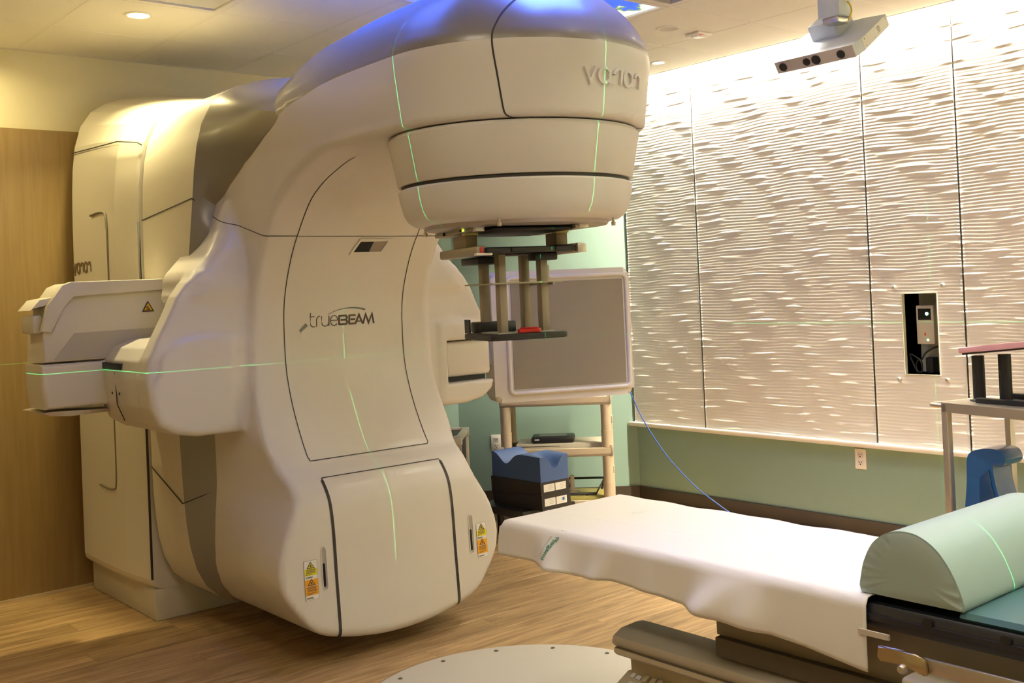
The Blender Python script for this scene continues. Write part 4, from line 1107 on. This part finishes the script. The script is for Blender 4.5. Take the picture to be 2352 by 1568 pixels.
print_text('clean linen rental service', .0070, -2.620, .648, .0, .20) if False else None
for sx_, sy_ in ((-2.56, 2.60), (-2.52, 2.74)):
    TV, TF = text_mesh('ImageFIRST', .03)
    keep(obj('printed_name', [(sx_+b, sy_+a*.5, .7302) for a, b, _ in TV], TF, mat('faint_print', (.66, .68, .62), .9)), shr)

bol = thing('bolster_cushion', 'pale aqua vinyl half round bolster cushion lying across the couch on the sheet edge', 'cushion', (-1.36, 2.56, .732))
AQ = mat('aqua_vinyl', (.40, .55, .53), .42, coat=.12)
pr = [(-.127, 0), (-.134, .01), (-.128, .045), (-.118, .08), (-.095, .122), (-.06, .150), (-.018, .162), (.025, .158), (.068, .133), (.100, .092), (.122, .045), (.131, .012), (.126, 0)]
pr = [(float(p[0]), float(p[1])) for p in catmull(pr, 4)]
bo = prism('cover', [(p[0], p[1]) for p in pr], 1, -.262, .33, AQ, bol, bev=.008, seg=3)
V = []; Fc = []; NR = 14
cxm = (0.0, .06)
for i in range(NR+1):
    s_ = i/NR
    for j, p in enumerate(pr):
        q = (cxm[0]+(p[0]-cxm[0])*s_*.965, cxm[1]+(p[1]-cxm[1])*s_*.965)
        th = math.atan2(q[1]-cxm[1], q[0]-cxm[0])
        wr = .0035*math.sin(th*34)*s_**3*(1 if (q[0] < -.05 or (q[0] > .08 and q[1] < .05)) else .08)
        V.append((q[0], -.263-.006*(1-s_**4)+wr, max(.001, q[1])))
n_ = len(pr)
for i in range(NR):
    for j in range(n_): Fc.append((i*n_+j, i*n_+(j+1) % n_, (i+1)*n_+(j+1) % n_, (i+1)*n_+j))
obj('gathered_end', V, Fc, mat('aqua_vinyl_end', (.36, .45, .41), .55), bol, smooth=True)

# ------------------------------------------------------------------ corner: step stool and supports, case, cart
dg = Vector((-.683, -.730, 0))                     # direction of the diagonal wall
stool = thing('step_stool', 'flat black step stool carrying stacked foam supports on the floor', 'stool', (-5.07, 4.26, 0))
keep(box('top_board', (-5.29, 4.05, .155), (-4.85, 4.47, .20), mat('board_black', (.014, .013, .013), .4, coat=.2), bev=.006), stool)
for x_ in (-5.22, -4.95):
    for y_ in (4.18, 4.40): keep(box('leg', (x_-.015, y_-.015, 0), (x_+.015, y_+.015, .156), DARK), stool)
bx0, bx1, by0, by1 = -5.235, -4.775, 4.135, 4.365
BLKF = mat('black_foam', (.022, .017, .015), .6)
lowb = thing('foam_wedge', 'black slanted foam wedge with white labels directly on the black step stool', 'foam support', (-5.0, 4.25, .2))
keep(prism('block', [(bx0+.012, .2), (bx1+.004, .2), (bx1, .292), (bx0, .258)], 1, by0, by1, BLKF, bev=.004), lowb)
midb = thing('foam_spacer', 'black foam spacer block with white labels between the blue support and slanted wedge', 'foam support', (-5.0, 4.25, .26))
keep(prism('block', [(bx0-.003, .2585), (bx1, .2925), (bx1-.004, .365), (bx0-.008, .362)], 1, by0-.002, by1-.004, BLKF, bev=.004), midb)
def labels(par, z0, x_):
    for a, b, c in ((.02, .105, 0), (.112, .195, 1)):
        keep(box('label', (x_, by0+a, z0-.022), (x_+.0012, by0+b, z0+.022), STW), par)
        for k_ in range(4):
            keep(box('fine_print', (x_+.0012, by0+a+.036, z0+.012-.008*k_), (x_+.0016, by0+b-.008-.01*(k_ % 2), z0+.0135-.008*k_), mat('fine_grey', (.35, .35, .34), .6)), par)
labels(lowb, .248, bx1+.0035); labels(midb, .330, bx1)
keep(revolve('blue_mark', [(0, .0012), (.010, .0012), (.010, 0)], (0, 0, 0), mat('mark_blue', (.03, .16, .42), .5), seg=14, mtx=Matrix.Translation((bx1+.0042, by0+.168, .252)) @ Matrix.Rotation(PI/2, 4, 'Y')), lowb)
blue = thing('leg_support', 'blue foam leg support block with two scooped leg hollows on top', 'foam support', (-5.0, 4.25, .365))
NX, NY = 40, 24; V = []; Fc = []
L_, W_ = bx1-bx0-.01, by1-by0-.01
def top_h(u, v):                                    # u along x (0..1), v along y (0..1)
    h1 = .150-.072*math.exp(-((u-.30)/.17)**2)-.010*math.exp(-((u-1.0)/.25)**2)
    scoop = .078*math.exp(-((v-.52)/.20)**2)*max(0, min(1, (u-.60)/.30))
    side = .066*math.exp(-((u-.30)/.155)**2)*(1-.15*v)
    return .152-side-scoop-.012*max(0, u-.55)
for i in range(NX+1):
    for j in range(NY+1):
        u, v = i/NX, j/NY
        V.append((bx0+.004+L_*u, by0+.004+W_*v, .365+top_h(u, v)))
nb = len(V)
for i in range(NX+1):
    for j in range(NY+1): V.append((bx0+.004+L_*i/NX, by0+.004+W_*j/NY, .3655))
ix = lambda i, j, b=0: b+i*(NY+1)+j
for i in range(NX):
    for j in range(NY):
        Fc.append((ix(i, j), ix(i+1, j), ix(i+1, j+1), ix(i, j+1))); Fc.append((ix(i, j, nb), ix(i, j+1, nb), ix(i+1, j+1, nb), ix(i+1, j, nb)))
for i in range(NX): Fc += [(ix(i, 0), ix(i, 0, nb), ix(i+1, 0, nb), ix(i+1, 0)), (ix(i, NY), ix(i+1, NY), ix(i+1, NY, nb), ix(i, NY, nb))]
for j in range(NY): Fc += [(ix(0, j), ix(0, j+1), ix(0, j+1, nb), ix(0, j, nb)), (ix(NX, j), ix(NX, j, nb), ix(NX, j+1, nb), ix(NX, j+1))]
bo_ = keep(obj('block', V, Fc, mat('blue_foam', (.055, .105, .27), .55), None, smooth=True), blue); bo_.data.set_sharp_from_angle(angle=math.radians(40))

rz45 = math.atan2(.73, .683)
case = thing('flight_case', 'black flight case with aluminium edges standing beside the diagonal wall', 'case', (-5.70, 3.86, 0), rz=rz45)
cw_, cd_, chh = .33, .21, .62
box('shell', (-cw_, -cd_, .03), (cw_, cd_, chh-.012), mat('case_black', (.016, .014, .013), .55), case)
for sx in (-1, 1):
    for sy in (-1, 1):
        box('edge_strip', (sx*cw_-.016, sy*cd_-.016, .05), (sx*cw_+.016, sy*cd_+.016, chh-.05), mat('case_alu', (.62, .54, .44), .4, metal=.4), case, bev=.002)
        box('corner_cap', (sx*cw_-.03, sy*cd_-.03, chh-.055), (sx*cw_+.022, sy*cd_+.022, chh+.002), ALU, case, bev=.008)
        revolve('ball_corner', [(0, .014), (.010, .011), (.014, .004), (.012, 0)], (0, 0, 0), ALU, case, seg=14, mtx=Matrix.Translation((sx*(cw_-.03), sy*(cd_+.012), chh-.06)) @ Matrix.Rotation(-sy*PI/2, 4, 'X'))
for sy in (-1, 1): box('edge_strip', (-cw_, sy*cd_-.016, chh-.036), (cw_, sy*cd_+.016, chh), MATS['case_alu'], case, bev=.002)
for sx in (-1, 1): box('edge_strip', (sx*cw_-.016, -cd_, chh-.036), (sx*cw_+.016, cd_, chh), MATS['case_alu'], case, bev=.002)
box('latch_plate', (-.06, -cd_-.018, .50), (.12, -cd_-.012, .585), DARK, case)
box('handle_mount', (cw_-.035, -cd_-.02, .49), (cw_+.012, -cd_-.014, .545), BLACK, case)
for x_, z_ in ((.125, .555), (.09, .525)): revolve('rivet', [(0, .006), (.005, .004), (.007, 0)], (0, 0, 0), ALU, case, seg=10, mtx=Matrix.Translation((x_, -cd_-.018, z_)) @ Matrix.Rotation(PI/2, 4, 'X'))
mc = case.matrix_world.copy()
binder = thing('blue_binder_box', 'blue and white printed box standing on the flight case', 'box', tuple(mc @ Vector((.03, .08, chh))), rz=rz45)
box('carton', (-.16, -.05, 0), (.13, .05, .20), mat('carton_blue', (.015, .12, .30), .5), binder, bev=.003)
for a, b, c, d in ((-.16, .13, 0, .035), (.04, .10, .035, .2), (-.05, 0, .055, .14)): box('white_print', (a, -.0525, c), (b, -.0505, d), mat('carton_white', (.70, .64, .56), .5), binder)
jar = revolve('glass_cup', [(.0, 0), (.028, 0), (.031, .004), (.034, .05), (.031, .05), (.028, .006), (0, .006)], (0, 0, 0), mat('clear_glass', (.75, .82, .76), .08, trans=.75), None, seg=24)
jar.matrix_world = Matrix.Translation(mc @ Vector((.15, -.14, chh+.003))); tag(jar, 'small clear glass cup on top of the flight case', 'cup')
pen = tube('black_strap', [mc @ Vector((-.005, -.235, .53)), mc @ Vector((-.005, -.235, .625)), mc @ Vector((-.004, -.17, .634)), mc @ Vector((-.002, -.06, .70)), mc @ Vector((0, 0.018, .775))], .007, DARK, None, seg=6)
tag(pen, 'thin black strap running down over the flight case front', 'strap')

cart = thing('utility_cart', 'beige plastic utility cart with three shelves parked against the diagonal wall', 'cart', (-5.315, 4.77, 0), rz=math.atan2(.70, .715))
CART = mat('cart_plastic', (.52, .43, .31), .55)
hw_, hd_ = .36, .20
for zt_ in (.135, .47, .80):
    multibox('shelf', [((-hw_, -hd_, zt_-.055), (hw_, hd_, zt_-.035)), ((-hw_, -hd_, zt_-.055), (hw_, -hd_+.02, zt_)), ((-hw_, hd_-.02, zt_-.055), (hw_, hd_, zt_)), ((-hw_, -hd_, zt_-.055), (-hw_+.02, hd_, zt_+.02)), ((hw_-.02, -hd_, zt_-.055), (hw_, hd_, zt_+.02))], CART, cart, bev=.004)
for sx in (-1, 1):
    for sy in (-1, 1):
        for z0, z1 in ((.135, .415), (.47, .745)):
            revolve('post', [(.036, z0), (.036, z0+.10), (.0375, z0+.10), (.0375, z0+.108), (.034, z0+.108), (.034, z1)], (sx*(hw_-.035), sy*(hd_-.035), 0), CART, cart, seg=20)
        w_ = revolve('caster', [(0, -.012), (.03, -.012), (.036, -.006), (.036, .006), (.03, .012), (0, .012)], (0, 0, 0), DARK, cart, seg=20, mtx=Matrix.Translation((sx*(hw_-.05), sy*(hd_-.05), .037)) @ Matrix.Rotation(PI/2, 4, 'Y'))
        box('caster_fork', (sx*(hw_-.05)-.018, sy*(hd_-.05)-.012, .055), (sx*(hw_-.05)+.018, sy*(hd_-.05)+.012, .082), STEEL, cart)
for z0 in (.30, .62): box('side_clip', (hw_-.004, -hd_+.02, z0), (hw_+.006, -hd_+.06, z0+.05), CART, cart, bev=.004)
mcr = cart.matrix_world.copy()
def on_cart(nm, lab, cat, p): return thing(nm, lab, cat, tuple(mcr @ Vector(p)), rz=cart.rotation_euler.z)
t = on_cart('equipment_box', 'flat pale equipment box lying on the middle cart shelf', 'box', (.02, 0, .436))
box('chassis', (-.285, -.13, 0), (.285, .15, .058), mat('device_cream', (.66, .60, .46), .5), t, bev=.003)
box('front_line', (-.285, -.1315, .04), (.0, -.1305, .043), DARK, t)
box('model_text', (.16, -.1315, .014), (.20, -.1305, .019), mat('fine_grey', (.35, .35, .34), .6), t); box('model_text', (.21, -.1315, .014), (.275, -.1305, .019), MATS['fine_grey'], t)
t2 = on_cart('tablet_case', 'thick black rugged tablet case resting on the pale equipment box', 'tablet', (-.03, -.03, .495))
box('shell', (-.14, -.09, 0), (.14, .09, .042), DARK, t2, bev=.014)
box('white_badge', (-.115, -.0915, .02), (-.085, -.0905, .028), STW, t2); box('grey_screen', (-.09, -.05, .042), (.09, .06, .0425), mat('screen_grey', (.10, .10, .09), .3), t2)
t3 = on_cart('yellow_tray', 'shallow yellow tray lying on the bottom cart shelf', 'tray', (.06, 0, .101))
box('tray', (-.22, -.15, 0), (.24, .15, .05), mat('yellow_tray', (.42, .36, .10), .5), t3, bev=.006)
t4 = on_cart('wire_rack', 'black wire frame rack resting on the yellow tray', 'rack', (.06, 0, .1515))
for pts in ([(-.19, -.12, .012), (.18, -.12, .012), (.23, .10, .075), (-.12, .10, .075)],): tube('frame', pts, .008, DARK, t4, closed=True, seg=8)
for p, q in (((-.12, .10, .075), (-.10, .10, .0)), ((.23, .10, .075), (.21, .10, .0)), ((.12, -.12, .012), (.12, -.12, 0)), ((-.12, -.12, .012), (-.12, -.12, 0)), ((-.02, -.12, .012), (.02, .10, .075))): tube('strut', [p, q], .007, DARK, t4, seg=8)
t5 = on_cart('t_bracket', 'beige plastic T shaped bracket standing in the black wire rack', 'bracket', (.065, -.02, .1515))
box('foot', (-.06, -.03, 0), (.06, .03, .012), CART, t5, bev=.003)
for sx in (-1, 1): box('upright', (sx*.017-.013, -.02, .012), (sx*.017+.013, .02, .115), mat('bracket_beige', (.46, .38, .29), .5), t5, bev=.003)

# ------------------------------------------------------------------ outlets, laser unit, cables on the right wall
def outlet(nm, lab, mtx):
    t = thing(nm, lab, 'outlet'); t.matrix_world = mtx; bpy.context.view_layer.update()
    box('plate', (-.036, -.007, -.058), (.036, 0, .058), WHITE, t, bev=.003)
    for z in (-.022, .022):
        box('socket', (-.017, -.009, z-.014), (.017, -.006, z+.014), WHITE, t, bev=.004)
        for p in (-.007, .007): box('slot', (p-.0018, -.0098, z), (p+.0018, -.0085, z+.008), BLACK, t)
        box('slot', (-.003, -.0098, z-.010), (.003, -.0085, z-.004), BLACK, t)
outlet('wall_outlet', 'white duplex outlet plate just below the rail of the right wall', Matrix.Translation((-3.51, YR, .445)))
dang = math.atan2(-.730, -.683)
outlet('wall_outlet', 'pale duplex outlet plate on the diagonal wall between cart and flight case', Matrix.Translation((-5.265-.683*.995, 5.475-.730*.995, .432)) @ Matrix.Rotation(dang+PI, 4, 'Z'))
lu = thing('laser_unit', 'small beige positioning laser box with a glowing green aperture in the wall opening', 'laser', (-3.09, YR+.15, .94))
LB = mat('laser_beige', (.62, .57, .47), .5)
ly = YR+.035
keep(box('back_plate', (-3.055, ly+.02, 1.105), (-2.992, YR+.149, 1.325), mat('laser_brown', (.27, .225, .16), .5)), lu)
keep(box('body', (-3.148, ly, 1.105), (-3.045, ly+.115, 1.318), LB, bev=.006), lu)
keep(box('aperture', (-3.135, ly-.001, 1.238), (-3.06, ly+.001, 1.300), BLACK), lu)
keep(revolve('beam_spot', [(0, .002), (.009, .001), (.009, 0)], (0, 0, 0), mat('beam_green', (.1, 1, .4), .5, emis=(.25, 1, .55), estr=14), seg=12, mtx=Matrix.Translation((-3.083, ly-.001, 1.272)) @ Matrix.Rotation(PI/2, 4, 'X')), lu)
keep(revolve('status_spot', [(0, .002), (.005, .001), (.005, 0)], (0, 0, 0), MATS['beam_green'], seg=10, mtx=Matrix.Translation((-3.083, ly-.001, 1.128)) @ Matrix.Rotation(PI/2, 4, 'X')), lu)
keep(box('red_mark', (-3.102, ly-.0012, 1.152), (-3.094, ly, 1.168), mat('red_mark', (.75, .06, .03), .5)), lu)
keep(box('orange_sticker', (-3.03, ly+.0185, 1.118), (-3.002, ly+.02, 1.135), mat('amber2', (.55, .26, .02), .5)), lu)
keep(box('power_adapter', (-3.118, YR+.06, .945), (-3.075, YR+.12, 1.03), DARK, bev=.004), lu)
cb = tube('coiled_cable', catmull([(-3.02, YR+.10, 1.10), (-3.06, YR+.05, 1.085), (-3.105, YR+.04, 1.055), (-3.125, YR+.03, 1.02), (-3.15, YR+.02, 1.035), (-3.185, YR+.02, 1.05), (-3.17, YR+.03, .99), (-3.15, YR+.03, .955), (-3.125, YR+.03, .96), (-3.118, YR+.02, 1.0), (-3.13, YR+.02, 1.02), (-3.155, YR+.03, 1.0), (-3.15, YR+.03, .955), (-3.12, YR+.03, .952)], 6), .005, DARK, None, seg=6)
tag(cb, 'coiled black power cable hanging inside the wall opening below the laser box', 'cable')
bc = tube('network_cable', catmull([(-5.02, 5.16, .80), (-4.93, 5.19, .60), (-4.80, 5.25, .38), (-4.66, 5.33, .20), (-4.52, 5.38, .09), (-4.35, 5.40, .012), (-4.1, 5.40, .004), (-3.7, 5.42, .004)], 7), .0042, mat('cable_blue', (.02, .07, .30), .5), None, seg=8)
tag(bc, 'blue network cable hanging from behind the detector panel down to the floor', 'cable')

# ------------------------------------------------------------------ ceiling tracking camera
trk = thing('tracking_camera', 'pale ceiling mounted tracking camera pod with four dark lenses in front of the wavy wall', 'camera', (-2.74, 4.25, 2.64))
TRW = mat('tracker_paint', (.62, .68, .74), .55)
keep(box('ceiling_pole', (-2.805, 4.20, 2.655), (-2.695, 4.30, ZC+.003), TRW, bev=.002), trk)
keep(box('swivel', (-2.79, 4.21, 2.628), (-2.71, 4.29, 2.656), STEEL, bev=.003), trk)
keep(tube('yellow_cable', catmull([(-2.69, 4.26, 2.72), (-2.668, 4.25, 2.69), (-2.66, 4.24, 2.66), (-2.675, 4.235, 2.63)], 5), .004, mat('cable_yellow', (.75, .50, .03), .5), seg=6), trk)
tm = Matrix.Translation((-2.825, 4.20, 2.452)) @ Matrix.Rotation(math.radians(33), 4, 'X')
bpoly = [(-.205, 0.0), (.205, 0.0), (.222, .05), (.222, .30), (.1, .32), (-.19, .32), (-.225, .06)]
bdy = keep(prism('pod_body', bpoly, 2, -.0, .058, TRW, bev=.002, mtx=tm), trk)
keep(prism('neck', [(-.075, .15), (.06, .15), (.06, .30), (-.075, .30)], 2, .05, .135, TRW, bev=.012, mtx=tm), trk)
keep(box('lens_strip', (-.205, -.003, 0), (.205, .001, .058), mat('strip_grey', (.50, .46, .42), .5), mtx=tm), trk)
for x_, r_ in ((-.165, .020), (-.038, .018), (.012, .022), (.14, .020)):
    keep(revolve('lens', [(0, .001), (r_*.8, .001), (r_, .004), (r_, 0)], (0, 0, 0), DARK, seg=24, mtx=tm @ Matrix.Translation((x_, -.0032, .028)) @ Matrix.Rotation(PI/2, 4, 'X')), trk)
keep(box('end_plate', (.2205, .055, .002), (.2235, .30, .056), mat('plate_white', (.72, .70, .66), .5), mtx=tm), trk)
for a, b in ((.075, .012), (.075, .046), (.16, .01), (.285, .012), (.285, .046)):
    keep(revolve('screw', [(0, .003), (.004, .002), (.004, 0)], (0, 0, 0), BRONZE, seg=8, mtx=tm @ Matrix.Translation((.2235, a, b)) @ Matrix.Rotation(PI/2, 4, 'Y')), trk)
for i in range(3):
    for j in range(5):
        keep(revolve('vent_hole', [(0, .0008), (.0022, .0006), (.0022, 0)], (0, 0, 0), BLACK, seg=6, mtx=tm @ Matrix.Translation((.2235, .195+.009*i, .018+.006*j)) @ Matrix.Rotation(PI/2, 4, 'Y')), trk)

# ------------------------------------------------------------------ steel trolley and what stands on it
trz = math.radians(-15)
trol = thing('steel_trolley', 'brushed steel trolley with push handle beside the right wall', 'trolley', (-2.53, 4.615, 0), rz=trz)
STL = mat('trolley_steel', (.52, .47, .40), .36, metal=.75)
TZ = .905; TL, TD = .95, .42
multibox('top_tray', [((0, 0, TZ-.004), (TL, TD, TZ)), ((0, -.004, TZ-.042), (TL, .0, TZ)), ((0, TD, TZ-.042), (TL, TD+.004, TZ)), ((-.004, 0, TZ-.042), (0, TD, TZ)), ((TL, 0, TZ-.042), (TL+.004, TD, TZ))], STL, trol)
box('lower_shelf', (.0, 0, .245), (TL, TD, .275), STL, trol, bev=.002)
for x_ in (.012, TL-.012):
    for y_ in (.012, TD-.012):
        box('leg', (x_-.016, y_-.016, .08), (x_+.016, y_+.016, TZ-.004), STL, trol, bev=.003)
        revolve('caster', [(0, -.012), (.034, -.012), (.04, -.005), (.04, .005), (.034, .012), (0, .012)], (0, 0, 0), DARK, trol, seg=20, mtx=Matrix.Translation((x_, y_, .0405)) @ Matrix.Rotation(PI/2, 4, 'Y'))
tube('push_handle', catmull([(0, .012, TZ-.018), (-.055, .012, TZ-.018), (-.085, .03, TZ-.018), (-.085, .1, TZ-.018), (-.085, TD-.10, TZ-.018), (-.085, TD-.03, TZ-.018), (-.055, TD-.012, TZ-.018), (0, TD-.012, TZ-.018)], 5), .011, STL, trol, seg=12)
mt_ = trol.matrix_world.copy()
bb = thing('breast_board', 'black framed positioning board with a pink padded top on the steel trolley', 'positioning board', tuple(mt_ @ Vector((.05, .05, TZ))), rz=trz+math.radians(5))
PINK = mat('pink_foam', (.78, .42, .46), .7)
for x_, y_, zz in ((.035, .10, .205), (.17, .10, .215), (.21, .28, .225)): 
    revolve('post', [(.030, .008), (.027, .012), (.027, zz)], (x_, y_, 0), DARK, bb, seg=20)
    revolve('post_foot', [(0, 0), (.042, 0), (.042, .006), (.03, .009), (0, .009)], (x_, y_, 0), DARK, bb, seg=20)
box('base_bar', (.07, .02, .0), (.62, .06, .022), DARK, bb, bev=.004)
box('base_bar', (.07, .20, .0), (.62, .24, .03), DARK, bb, bev=.004)
box('base_plate', (.16, .04, .004), (.70, .28, .012), mat('plate_black', (.02, .02, .02), .25), bb)
pm = Matrix.Translation((-.03, .03, .212)) @ Matrix.Rotation(math.radians(-6.0), 4, 'Y')
prism('pink_pad', [(0, .03), (.02, 0), (.15, -.01), (.30, .0), (.62, .0), (.62, .30), (.25, .32), (.02, .28)], 2, .004, .030, PINK, bb, bev=.006, mtx=pm)
prism('pad_board', [(.005, .04), (.03, .01), (.15, .0), (.6, .01), (.6, .29), (.25, .3), (.03, .27)], 2, -.004, .005, DARK, bb, mtx=pm)
bl = thing('blue_head_cushion', 'glossy blue moulded headrest with a hooked top on the lower trolley shelf', 'headrest', tuple(mt_ @ Vector((.030, .13, .275))), rz=trz+math.radians(12))
BLU = mat('glossy_blue', (.006, .10, .30), .22, coat=.6)
hk = [(.0, 0), (-.004, .06), (.004, .15), (.018, .27), (.022, .36), (.030, .395), (.055, .415), (.10, .428), (.155, .432), (.192, .420), (.205, .385), (.188, .36), (.16, .358), (.145, .365), (.150, .30), (.168, .22), (.20, .15), (.25, .08), (.30, .03), (.33, 0)]
prism('moulding', [tuple(map(float, p)) for p in catmull(hk, 3)], 1, -.075, .075, BLU, bl, bev=.02, seg=3)
prism('rib', [(.07, .02), (.085, .30), (.13, .34), (.135, .28), (.19, .06)], 1, -.086, -.07, mat('glossy_blue_dark', (.004, .055, .17), .25, coat=.5), bl, bev=.006)
